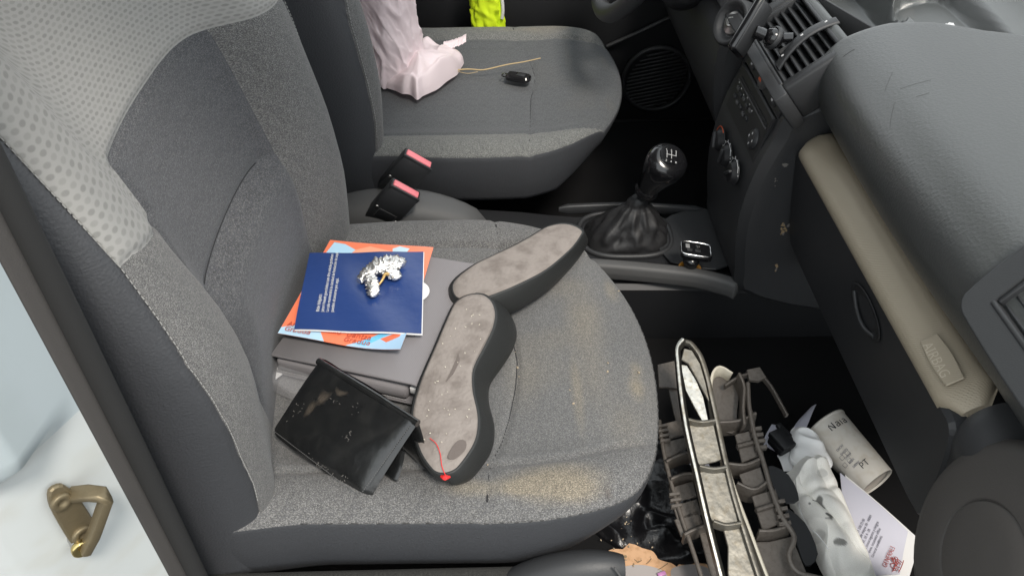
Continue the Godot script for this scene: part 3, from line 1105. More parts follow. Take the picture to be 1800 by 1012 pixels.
	part("end_panel", grid(20, es.size() - 1, func(u, v):
		var q: Vector2 = es[int(round(v * (es.size() - 1)))]
		var z: float = lerpf(-.4885, -.33, u)
		var out := .012 * smoothstep(.05, .6, u) * sin(v * PI)
		return Vector3(q.x - out + .006 * pow(1.0 - smoothstep(0.0, .06, u), 2.0), q.y, z)), M.plastic, t)
	var pb := axes(Vector3(.0, .25, 1.0), Vector3(.28, 1.0, -.2))
	part("end_cover", lathe([Vector2(.110, -.03), Vector2(.108, -.008), Vector2(.100, .003), Vector2(.09, .0075), Vector2(.070, .0105), Vector2(.0525, .0122), Vector2(.0515, .0095), Vector2(.0500, .0095), Vector2(.049, .0122), Vector2(.03, .0135), Vector2(0, .0142)], 56, T(Vector3(.430, .400, -.362), pb * R(90, 0, 0))), M.pod, t)
	# passenger's outer vent
	var vb := axes(Vector3(.0, .0, 1.0), Vector3(.55, .83, 0))
	var vp := Vector3(.4655, .588, -.454)
	var house := Node3D.new()
	house.name = "outer_vent"
	t.add_child(house)
	var outer := smooth2(P([-.090, -.050, -.075, -.060, 0, -.062, .075, -.060, .088, -.05, .088, 0, .088, .05, .075, .062, 0, .066, -.05, .064, -.078, .052, -.092, .034, -.094, 0]), 3)
	var hole := smooth2(P([-.066, -.030, -.060, -.036, 0, -.037, .060, -.036, .066, -.030, .066, 0, .066, .026, .060, .031, 0, .032, -.060, .031, -.066, .026, -.067, 0]), 3)
	hole.reverse()
	var key := outer.duplicate()
	key.append(outer[0])
	var st := 0
	for k in hole.size():
		if hole[k].distance_to(outer[0]) < hole[st].distance_to(outer[0]): st = k
	for k in hole.size() + 1: key.append(hole[(st + k) % hole.size()])
	part("bezel", prism(key, .014, 0, T(vp - vb.z * .008, vb)), M.grey_bezel, house)
	var er := []
	for p in outer: er.append(vp + vb * Vector3(p.x, p.y, .003))
	er.append(er[0])
	part("bezel_edge", tube(er, .0032, 8, 1, false), M.grey_bezel, house)
	vent(house, vp + vb * Vector3(0, -.002, .003), vb, .122, .060, 5, false)
	part("thumb_wheel", lathe([Vector2(0, 0), Vector2(.014, 0), Vector2(.016, .002), Vector2(.016, .010), Vector2(.014, .012), Vector2(0, .012)], 28, T(vp + vb * Vector3(-.045, .048, .003), vb * R(0, 0, 90))), M.dark_plastic, house)
	part("vent_mark", rbox(Vector3(.004, .008, .0006), .0002, vp + vb * Vector3(-.068, .046, .0103), vb), M.white_mark, house)
	part("vent_tab", rbox(Vector3(.011, .024, .012), .003, vp + vb * Vector3(.0, -.004, .006), vb), M.plastic, house)
	# centre stack block
	var prof := smooth2(P([.424, .485, .410, .445, .396, .40, .386, .345, .383, .29, .388, .235, .396, .19, .405, .15, .50, .11, .75, .11, .75, .50, .52, .52]), 2)
	var stack := part("centre_stack", prism(prof, .243, .013, T(Vector3(0, 0, -1.244)), true), M.plastic, t)
	for m in [[.455, .288, -1.005, .007, .012], [.452, .275, -1.005, .005, .010], [.459, .205, -1.005, .005, .010], [.428, .40, -1.003, .006, .003], [.421, .37, -1.003, .003, .007]]:
		rng.seed = int(m[0] * 1000) + int(m[1] * 777)
		for e in 7:
			var fl := PackedVector2Array()
			var r: float = rng.randf_range(.15, .5) * m[3]
			for k in 7:
				var an := TAU * k / 7
				fl.append(Vector2(cos(an) * r * rng.randf_range(.5, 1.2), sin(an) * r * rng.randf_range(.6, 1.8)))
			part("dirt_mark", prism(fl, .0008, .0002, T(Vector3(m[0] + rng.randfn() * m[3] * .3, m[1] + rng.randfn() * m[4] * .45, -1.0012 + .0001 * e), R(0, 0, 12))), M.mud if m[0] > .44 and e < 5 else M.dust, stack)
	# vents above it
	var cb := axes(Vector3(0, 0, 1), Vector3(.772, .634, 0))
	var cv := Vector3(.440, .547, -1.108)
	var hs := Geo.new()
	var low := Geo.new()
	low.add(rbox(Vector3(.46, .020, .06), .003, cv + cb * Vector3(-.11, -.056, -.0225), cb))
	hs.add(rbox(Vector3(.46, .016, .06), .006, cv + cb * Vector3(-.11, .0475, -.024), cb))
	low.add(rbox(Vector3(.018, .09, .06), .006, cv + cb * Vector3(.101, -.003, -.022), cb))
	low.add(rbox(Vector3(.028, .09, .06), .006, cv + cb * Vector3(-.108, -.003, -.022), cb))
	part("vent_housing", hs, M.dash_top, t)
	part("vent_housing", low, M.plastic, t)
	for k in 2:
		var c := cv + Vector3(0, 0, -.211 * k)
		var v := Node3D.new()
		v.name = "centre_vent" if k == 0 else "centre_vent_001"
		t.add_child(v)
		vent(v, c + cb * Vector3(0, -.003, .004), cb, .176, .082, 7, false)
		part("vent_tab", rbox(Vector3(.011, .028, .012), .003, c + cb * Vector3(.022, -.014, .004), cb), M.grey_plastic, v)
	# control panel
	var sb := axes(Vector3(0, 0, 1), Vector3(.20, .975, 0))
	var so := Vector3(.402, .418, -1.122)
	var pn := Node3D.new()
	pn.name = "control_panel"
	t.add_child(pn)
	part("switch_plate", prism(smooth2(P([-.096, .046, .096, .046, .097, .088, -.097, .088]), 1), .012, .003, T(so - sb.z * .009, sb)), M.dark_plastic, pn)
	part("radio", prism(P([-.091, -.035, .091, -.035, .092, .043, -.092, .043]), .012, .0025, T(so - sb.z * .008, sb)), M.dark_plastic, pn)
	var hb := axes(Vector3(0, 0, 1), Vector3(.085, .99, 0))
	part("heater_plate", prism(smooth2(P([-.09, -.12, .09, -.12, .094, -.042, -.094, -.042]), 1), .014, .003, T(so - sb.z * .010 + Vector3(-.001, 0, 0), hb)), M.dark_plastic, pn)
	part("hazard_button", lathe([Vector2(0, .009), Vector2(.6, .009), Vector2(.86, .0075), Vector2(.95, .004), Vector2(1.0, .006), Vector2(1.05, .004), Vector2(1.08, 0)], 30, T(so + sb * Vector3(.010, .066, .002), sb * Basis.from_scale(Vector3(.0135, .0175, 1)) * R(90, 0, 0))), M.grey_plastic, pn)
	part("hazard_triangle", prism(P([-.006, -.005, .006, -.005, 0, .006]), .0008, 0, T(so + sb * Vector3(.010, .066, .0108), sb)), M.orange_mark, pn)
	for x in [-.05, .068]:
		part("switch_button", rbox(Vector3(.020, .026, .006), .0025, so + sb * Vector3(x, .066, .004), sb), M.plastic, pn)
		part("switch_mark", rbox(Vector3(.006, .007, .0005), .0002, so + sb * Vector3(x, .062, .0073), sb), M.white_mark, pn)
	part("disc_slot", rbox(Vector3(.152, .0055, .003), .001, so + sb * Vector3(.004, .026, .0042), sb), M.rubber, pn)
	part("slot_lip", rbox(Vector3(.160, .0024, .004), .001, so + sb * Vector3(.004, .0215, .0048), sb), M.grey_plastic, pn)
	for k in 5:
		for r in 2:
			part("radio_button", rbox(Vector3(.0105, .0065, .004), .002, so + sb * Vector3(-.066 + k * .0185, .010 - r * .0145 - .002 * (k % 2), .005), sb), M.grey_plastic if (k + r) % 2 == 0 else M.plastic, pn)
	for k in 6:
		part("button_mark", rbox(Vector3(.003, .0022, .0004), .0001, so + sb * Vector3(-.072 + k * .0175, .017 - .002 * (k % 3), .0045), sb), M.white_mark, pn)
	part("menu_pad", lathe([Vector2(.0, .006), Vector2(.012, .006), Vector2(.0135, .005), Vector2(.0145, .0025), Vector2(.0155, .004), Vector2(.0165, 0)], 28, T(so + sb * Vector3(.060, -.010, .003), sb * R(90, 0, 0))), M.plastic, pn)
	for k in 4:
		part("button_mark", rbox(Vector3(.0025, .0035, .0004), .0001, so + sb * (Vector3(.060, -.010, .0094) + Vector3(cos(k * PI / 2), sin(k * PI / 2), 0) * .0085), sb), M.white_mark, pn)
	for k in 3:
		var c := so + Vector3(-.012 + (-.001), 0, 0) + hb * Vector3(-.046 + k * .050, -.074, .002)
		part("heater_dial", lathe([Vector2(.0205, 0), Vector2(.0205, .002), Vector2(.018, .003), Vector2(.0155, .009), Vector2(.013, .0105), Vector2(0, .0105)], 30, T(c, hb * R(90, 0, 0))), M.dark_plastic, pn)
		part("dial_grip", rbox(Vector3(.005, .027, .008), .002, c + hb * Vector3(0, 0, .011), hb * R(0, 0, 30 - 40 * k)), M.plastic, pn)
		if k == 0:
			part("red_arc", tube(_arc(c, hb, .0225, 190, 60, .0035), .0008, 5, 1), M.orange_mark, pn)
		else:
			part("dial_scale", tube(_arc(c, hb, .0222, 30, 220, .0035), .0005, 4, 1), M.white_mark, pn)
			for q in 6:
				var a := deg_to_rad(20 + q * 30)
				part("dial_mark", rbox(Vector3(.0025, .0025, .0005), .0002, c + hb * Vector3(cos(a) * .0245, sin(a) * .0245, .0035), hb), M.white_mark, pn)
	# steering column shroud, ignition lock and knee panel
	part("column_shroud", rbox(Vector3(.22, .15, .13), .045, Vector3(.40, .545, -1.49), R(0, 0, 24), 6), M.dark_plastic, t)
	part("knee_panel", prism(smooth2(P([.40, .50, .375, .46, .385, .36, .42, .29, .55, .25, .8, .25, .8, .55, .5, .55]), 3), .60, .012, T(Vector3(0, 0, -1.845)), true), M.plastic, t)
	var ib := axes(Vector3(.35, 0, .94), Vector3(.45, .89, 0))
	var ip := Vector3(.392, .507, -1.262)
	part("lock_surround", lathe([Vector2(.040, -.03), Vector2(.038, .004), Vector2(.034, .007), Vector2(.028, .004), Vector2(.024, -.003), Vector2(.020, -.003)], 36, T(ip, ib * R(90, 0, 0))), M.plastic, t)
	part("lock_barrel", lathe([Vector2(0, .002), Vector2(.0035, .002), Vector2(.005, .0055), Vector2(.0085, .0055), Vector2(.0095, .001), Vector2(.0175, .001), Vector2(.0195, -.002), Vector2(.0195, -.004)], 32, T(ip, ib * R(90, 0, 0))), M.steel, t)
	part("key_slot", rbox(Vector3(.002, .008, .001), .0004, ip + ib * Vector3(0, 0, .0032), ib), M.rubber, t)
	part("column_stalk", lathe([Vector2(0, .012), Vector2(.011, .011), Vector2(.014, .004), Vector2(.014, -.04)], 20, T(ip + Vector3(-.03, .065, -.05), ib * R(90, 0, 0))), M.plastic, t)
	return t

func _arc(c: Vector3, b: Basis, r: float, a0: float, a1: float, z: float) -> Array:
	var o := []
	for k in 17:
		var a := deg_to_rad(lerpf(a0, a1, k / 16.0))
		o.append(c + b * Vector3(cos(a) * r, sin(a) * r, z))
	return o

func build_console() -> void:
	var t := thing("centre_console", "dark centre console between the seats with gear lever and leather boot", "centre console")
	part("tunnel", prism(smooth2(P([-.35, -.05, .60, -.05, .60, .125, .43, .128, .30, .150, .15, .152, .0, .17, -.35, .17]), 3), .17, .012, T(Vector3(0, 0, -1.232)), true), M.dark_plastic, t)
	part("tunnel_side", prism(smooth2(P([-.30, -.02, .66, -.02, .62, .10, .42, .118, .30, .128, -.30, .13]), 3), .20, .008, T(Vector3(0, 0, -1.245)), true), M.dark_plastic, t)
	# grey rail along the passenger edge
	part("console_rail", loft(_rail([Vector3(.02, .158, -1.072), Vector3(.15, .156, -1.066), Vector3(.25, .153, -1.056), Vector3(.345, .150, -1.040), Vector3(.395, .148, -1.020), Vector3(.408, .146, -1.012)], .012, .017)), M.grey_plastic, t)
	part("console_rail", loft(_rail([Vector3(.12, .160, -1.235), Vector3(.25, .160, -1.238), Vector3(.40, .150, -1.235)], .006, .010)), M.plastic, t)
	part("front_tray", prism(smooth2(P([.300, -.170, .405, -.215, .41, -.05, .305, -.06]), 3), .004, .001, T(Vector3(0, .156, -1.02), axes(Vector3(1, 0, 0), Vector3(0, 0, 1)) * Basis.from_scale(Vector3(1, 1, 1)))), M.plastic, t)
	# handbrake hump behind
	var loops := []
	for k in 17:
		var f := k / 16.0
		var x := lerpf(-.30, .03, f)
		var h := .155 + .115 * pow(sin(clampf(f * .78 + .22, 0, 1) * PI), .6) * smoothstep(1.0, .80, f)
		var w := .046 * pow(sin(clampf(f * .8 + .18, 0, .995) * PI), .35)
		var l := []
		for s in 18:
			var a := TAU * s / 18
			l.append(Vector3(x, .12 + (h - .12) * (.5 + .5 * signf(sin(a)) * pow(absf(sin(a)), .7)), -1.135 + w * signf(cos(a)) * pow(absf(cos(a)), .7)))
		loops.append(l)
	part("handbrake_cover", loft(loops), M.grey_plastic, t)
	# gear lever with its pleated boot
	var bo := Vector3(.236, .152, -1.163)
	loops = []
	for k in 24:
		var f := k / 23.0
		var l := []
		for s in 72:
			var a := TAU * s / 72
			var sq := pow(pow(absf(cos(a)), 3.2) + pow(absf(sin(a)), 3.2), -1.0 / 3.2)
			var r := lerpf(1.0, .17, pow(f, 1.05)) + .15 * sin(f * PI) * (1.0 - f)
			var fold := nz.get_noise_3d(cos(a) * 24, sin(a) * 24, f * 18) * .22 * sin(f * PI) + .06 * sin(a * 5 + f * 6) * sin(f * PI)
			r *= 1.0 + fold + .12 * dip(f - .93, .04) - .12 * dip(f - .84, .05)
			var sh := lerpf(sq, 1.0, f)
			l.append(bo + Vector3(.016 * f, .092 * (f * .75 + .25 * f * f), .012 * f) + Vector3(cos(a) * .073 * r * sh, 0, sin(a) * .056 * r * sh))
		loops.append(l)
	part("gear_boot", loft(loops, false, true), M.boot, t)
	part("boot_frame", tube(_oval(bo + Vector3(0, .002, 0), .083, .066), .005, 8, 1), M.plastic, t)
	var kb := axes(Vector3(.90, -.26, 0), Vector3(.26, .90, .20))
	var kp := bo + Vector3(.017, .085, .014)
	var lever := part("gear_lever", tube([kp, kp + kb.y * .03, kp + kb.y * .06], .0085, 14, 2), M.dark_plastic, t)
	loops = []
	for q in [[.022, .0145, .0145, 0], [.025, .0175, .0175, 0], [.032, .0185, .0185, 0], [.036, .0165, .0165, 0], [.040, .0160, .0160, 0], [.055, .0195, .019, .001], [.072, .0245, .0225, .003], [.090, .0285, .0255, .005], [.104, .0295, .0265, .006], [.114, .0275, .025, .006], [.120, .0225, .0205, .006], [.1225, .017, .0155, .006]]:
		var l := []
		for s in 32:
			var a := TAU * s / 32
			l.append(kp + kb * Vector3(cos(a) * q[1] * 1.2 + q[3], q[0] * .93 + (.0 if q[0] < .08 else .006 * sin(a) * -1.0), sin(a) * q[2] * 1.2))
		loops.append(l)
	part("knob", loft(loops), M.gloss_black, lever)
	var cap := prism(smooth2(P([-.017, -.012, .004, -.016, .018, -.010, .021, 0, .018, .010, .004, .016, -.017, .012]), 3), .0016, .0006, T(kp + kb * Vector3(.006, .1134, 0), kb * R(-76, 0, 0)))
	part("knob_cap", cap, M.gloss_black, lever)
	var gt := T(kp + kb * Vector3(.006, .1154, .0006), kb * R(-76, 0, 0))
	for s in [[0, 0, .018, .0011], [-.008, 0, .0011, .014], [.0, 0, .0011, .014], [.008, .0035, .0011, .007]]:
		part("shift_mark", rbox(Vector3(s[2], s[3], .0005), .0002, gt * Vector3(s[0], s[1], 0), gt.basis), M.pale_mark, lever)
	for s in [["1", -.0105, .0085], ["3", -.002, .0085], ["5", .0065, .0085], ["2", -.0105, -.0125], ["4", -.002, -.0125], ["R", .0065, -.0125]]:
		words(lever, s[0], .005, gt * T(Vector3(s[1], s[2], 0)), M.white_mark, "gear_number")

func _oval(c: Vector3, a: float, b: float) -> Array:
	var o := []
	for k in 41:
		var q := TAU * k / 40
		o.append(c + Vector3(a * signf(cos(q)) * pow(absf(cos(q)), .7), 0, b * signf(sin(q)) * pow(absf(sin(q)), .7)))
	return o

func _rail(pts: Array, w: float, h: float) -> Array:
	var p := smooth_path(pts, 5)
	var o := []
	for k in p.size():
		var d: Vector3 = (p[mini(k + 1, p.size() - 1)] - p[maxi(k - 1, 0)]).normalized()
		var x := d.cross(Vector3.UP).normalized()
		var e := 1.0 if k > 0 and k < p.size() - 1 else .5
		var l := []
		for s in 14:
			var a := TAU * s / 14
			l.append(p[k] + x * w * e * signf(cos(a)) * pow(absf(cos(a)), .6) + Vector3.UP * h * e * signf(sin(a)) * pow(absf(sin(a)), .6))
		o.append(l)
	return o

func build_steering_wheel() -> void:
	var t := thing("steering_wheel", "black steering wheel, only its lower rim in view beyond the driver's seat", "steering wheel", Vector3(.285, .615, -1.49))
	var b := R(0, 0, -25)
	var rim := []
	for k in 65:
		var a := TAU * k / 64
		rim.append(b * Vector3(0, sin(a) * .185, cos(a) * .185))
	part("rim", tube(rim, .0165, 14, 1, false), M.plastic, t)
	part("hub", lathe([Vector2(.0, .0), Vector2(.05, .0), Vector2(.068, .012), Vector2(.07, .05), Vector2(.05, .09)], 30, T(Vector3.ZERO, b * R(0, 0, -90))), M.plastic, t)
	for a in [0.0, PI, PI * 1.5]:
		part("spoke", tube([b * Vector3(.02, sin(a) * .05, cos(a) * .05), b * Vector3(.008, sin(a) * .12, cos(a) * .12), b * Vector3(0, sin(a) * .18, cos(a) * .18)], .014, 10, 3), M.plastic, t)

# ---------- things on the seats ----------
func paper(called: String, a: Vector3, b: Vector3, c: Vector3, d: Vector3, curl: Callable, mat: Material, parent: Node, thick := .0006, n := 24) -> MeshInstance3D:   # a near left, b near right, c far right, d far left
	var g := Geo.new()
	for side in 2:
		var s := grid(n, n, func(u, v):
			var p := a.lerp(b, u).lerp(d.lerp(c, u), v)
			return p + Vector3(0, curl.call(u, v) - side * thick, 0))
		if side == 1: s.flip()
		s.normals()
		g.add(s)
	var m := n + 1
	var q := g.v.size() / 2
	var ring := []
	for k in n: ring.append(k)
	for k in n: ring.append(k * m + n)
	for k in n: ring.append(n * m + n - k)
	for k in n: ring.append((n - k) * m)
	var o := g.v.size()
	for k in ring.size() + 1:
		for s in 2:
			g.v.append(g.v[ring[k % ring.size()] + s * q])
			g.n.append(Vector3(0, 0, 1))
			g.uv.append(g.uv[ring[k % ring.size()]])
	for k in ring.size():
		var e := o + k * 2
		g.i.append_array(PackedInt32Array([e, e + 1, e + 3, e, e + 3, e + 2]))
	g.normals()
	return part(called, g, mat, parent)

func brochure_print() -> ImageTexture:
	var im := Image.create(384, 512, false, Image.FORMAT_RGBA8)
	var polys := [
		[P([0, 0, .38, 0, .30, .10, .16, .12, .0, .06]), Color(.42, .62, .78)], [P([.05, .98, .02, .82, .22, .80, .32, .90, .16, .97]), Color(.42, .64, .80)],
		[P([.62, .96, .68, .99, .78, .97, .74, .86, .66, .84]), Color(.50, .66, .76)], [P([.55, 0, 1, 0, 1, .22, .86, .19, .74, .11]), Color(.40, .60, .80)],
		[P([0, .40, .10, .44, .14, .36, .05, .30]), Color(.46, .66, .80)], [P([.62, .03, .80, .16, .86, .15, .70, .02]), Color(.16, .55, .80)],
		[P([.80, .10, .96, .19, .95, .13, .86, .07]), Color(.80, .17, .08)], [P([.88, .42, .97, .5, .97, .38]), Color(.5, .68, .78)],
		[P([.24, .85, .60, .82, .62, .93, .40, .97, .28, .92]), Color(.84, .36, .22)], [P([.30, .80, .62, .74, .80, .80, .52, .88]), Color(.80, .20, .10)]]
	for y in 512:
		for x in 384:
			var p := Vector2(x / 384.0, 1.0 - y / 512.0)
			var c := Color(.84, .21, .105)
			for q in polys:
				if Geometry2D.is_point_in_polygon(p, q[0]): c = q[1]
			im.set_pixel(x, y, lin(c.r, c.g, c.b))
	im.flip_y()
	return as_tex(im)

func build_papers() -> void:
	# grey fabric document wallet
	var t := thing("document_wallet", "grey woven fabric document wallet under the leaflets on the passenger seat", "document wallet", Vector3(-.279, .292, -.701), deg_to_rad(-18))
	var W := .186
	var D := .232
	var cover := PackedVector2Array()
	var inner := PackedVector2Array()
	for k in 13:
		var a := deg_to_rad(90 - 180.0 * k / 12)
		cover.append(Vector2(W + cos(a) * .0165, .0225 + sin(a) * .0205))
		inner.append(Vector2(W + cos(a) * .0125, .0225 + sin(a) * .0165))
	inner.reverse()
	var sec := P([.0, .0425])
	sec.append_array(cover)
	sec.append_array(P([.0, .002, .0, .006]))
	sec.append_array(inner)
	sec.append_array(P([.0, .0385]))
	var cv := grid(1, 1, func(u, v): return Vector3.ZERO)
	cv = prism(sec, D, .0012, T(Vector3(0, 0, -D)), true)
	for k in cv.v.size():
		var p := cv.v[k]
		if p.y > .036: cv.v[k].y += sin(clampf(p.x / W, 0, 1) * PI) * .002 + nz.get_noise_3d(p.x * 20, 1, p.z * 20) * .002 - (.006 * smoothstep(.03, 0, p.x))
	part("cover", cv, M.folder, t)
	var flap := rbox(Vector3(.176, .022, .225), .007, Vector3(.091, .019, -.112), Basis(), 5)
	part("inner_pocket", flap, M.folder, t)
	part("loose_sheet", rbox(Vector3(.012, .010, .2), .001, Vector3(.1875, .025, -.103)), M.white_paper, t)
	part("clear_pocket", pad(smooth2(P([-.008, .018, .05, .032, .055, .0, .02, -.03, -.012, -.03]), 4), .002, .012, .010, 60, 16, 3), M.sleeve, t)
	part("pocket_sheet", rbox(Vector3(.016, .002, .04), .0006, Vector3(-.004, .004, .012), R(0, -20, 0)), M.white_paper, t)
	part("label_disc", lathe([Vector2(0, .0008), Vector2(.022, .0008), Vector2(.0225, 0)], 30, T(Vector3(.128, .0455, -.150))), M.white_paper, t)
	var st := Geo.new()
	for k in 46:
		var x := .004 + k * .0038
		st.add(tube([Vector3(x, .011, .0012), Vector3(x + .0024, .011, .0012)], .0005, 4, 1))
	part("stitching", st, M.thread, t)
	# orange leaflet with a curled corner
	var bro := thing("orange_leaflet", "orange and pale blue printed leaflet between grey wallet and navy leaflet", "leaflet", Vector3(-.2, .338, -.8))
	var om := mk(Color(1, 1, 1), .32, {at = brochure_print(), coat = .25})
	var o := bro.position
	var cu := func(u, v):
		return .0035 * pow(maxf(0, (u + (1 - v)) - 1.45) / .55, 2.0) * 4.0 + .004 * pow(1.0 - v, 3.0) * (1 - u) + .001 * sin(u * 5 + v * 3)
	paper("sheet", Vector3(-.2725, .3385, -.7245) - o, Vector3(-.1165, .3385, -.6835) - o, Vector3(-.0875, .3385, -.896) - o, Vector3(-.236, .3385, -.918) - o, cu, om, bro)
	var bx := Vector3(.156, 0, .041).normalized()
	var bt := axes(bx, Vector3(bx.z, 0, -bx.x))
	var dark := mk(Color(.42, .06, .03), .5)
	var l0 := Vector3(-.2725, .3385, -.7245) - o
	for s in [["Arte Dramatiko", .006, .0175], ["Gradua", .006, .0085], ["Dantza", .084, .0185], ["Gradua", .084, .0095]]:
		words(bro, s[0], .0105, T(l0 + bt * Vector3(s[1], s[2] * 1.0, .0058 if s[1] < .05 else .0036), bt), dark)
	# navy leaflet
	var nv := thing("navy_leaflet", "glossy navy blue leaflet with white lines of print on the orange leaflet", "leaflet", Vector3(-.175, .3445, -.8))
	o = nv.position
	var A := Vector3(-.252, .3465, -.727) - o
	var B := Vector3(-.0935, .3455, -.717) - o
	var C := Vector3(-.100, .3475, -.877) - o
	var Dd := Vector3(-.257, .3475, -.877) - o
	var cn := func(u, v): return .0016 * sin(u * 4.0 + 1.0) * sin(v * 3.2) + .0007 * sin(u * 11 + v * 7)
	paper("cover", A, B, C, Dd, cn, M.blue_paper, nv, .0005, 30)
	paper("inner_page", A + Vector3(.0006, -.0012, .0012), B + Vector3(.0012, -.0012, .0016), C + Vector3(.001, -.0012, -.0004), Dd + Vector3(0, -.0012, 0), cn, M.white_paper, nv, .0012)
	var vx := (Dd - A).normalized()
	var vt := axes(vx, Vector3(vx.z, 0, -vx.x) * 1.0)
	if vt.z.y < 0: vt = axes(vx, -vt.y)
	var lines := ["Bide ibilgaitz:", "Jatorri hauek gure bidea izan dira eskola guztietan", "La cala mantendrá la claridad de fundación de aquí", "pueden alcanzarse por aquí."]
	for k in 4:
		words(nv, lines[k], .0052 if k > 0 else .0056, T(A + vx * .030 + (B - A).normalized() * (.026 + k * .0062) + Vector3(0, .0026, 0), vt), M.white_mark)
	# crumpled foil
	var f := thing("foil_scrap", "crumpled scrap of silver foil lying on the navy leaflet", "foil", Vector3(-.155, .352, -.82))
	var lump := Geo.new()
	lump = loft(_crumple([Vector3(-.030, .002, .014), Vector3(-.021, .005, .004), Vector3(-.010, .008, -.008), Vector3(.004, .009, -.017), Vector3(.020, .008, -.024), Vector3(.033, .005, -.027), Vector3(.037, .003, -.024)], [.005, .008, .011, .012, .0125, .010, .004], 3))
	lump.add(loft(_crumple([Vector3(-.022, .004, .006), Vector3(-.013, .007, .014), Vector3(-.008, .005, .027), Vector3(-.004, .002, .046), Vector3(-.002, .001, .050)], [.006, .008, .008, .0065, .003], 5)))
	lump.add(loft(_crumple([Vector3(.010, .006, -.012), Vector3(.020, .006, -.004), Vector3(.026, .003, .006), Vector3(.026, .002, .011)], [.010, .010, .008, .003], 7)))
	f.scale = Vector3(.82, .9, .82)
	part("foil_lump", lump, M.foil, f)
	part("gilt_twist", tube([Vector3(.016, .008, .006), Vector3(.011, .010, .010), Vector3(.008, .008, .020), Vector3(.002, .003, .026)], func(u): return .0032 * (1 - .5 * u), 8, 4), M.gold_foil, f)

func _crumple(pts: Array, rad: Array, sd: int) -> Array:
	var p := smooth_path(pts, 6)
	var o := []
	for k in p.size():
		var f := float(k) / (p.size() - 1) * (rad.size() - 1)
		var i := mini(int(f), rad.size() - 2)
		var r := lerpf(rad[i], rad[i + 1], f - i)
		var d: Vector3 = (p[mini(k + 1, p.size() - 1)] - p[maxi(k - 1, 0)]).normalized()
		var x := d.cross(Vector3.UP).normalized()
		var l := []
		for s in 22:
			var a := TAU * s / 22
			var n := 1.0 + .75 * nz.get_noise_3d(cos(a) * 30 + sd * 9, k * 11.0, sin(a) * 30) + .5 * nz.get_noise_3d(cos(a) * 90 + sd * 5, k * 30.0, sin(a) * 90)
			l.append(p[k] + (x * cos(a) * 1.15 + Vector3.UP * sin(a) * .62) * r * n)
		o.append(l)
	return o

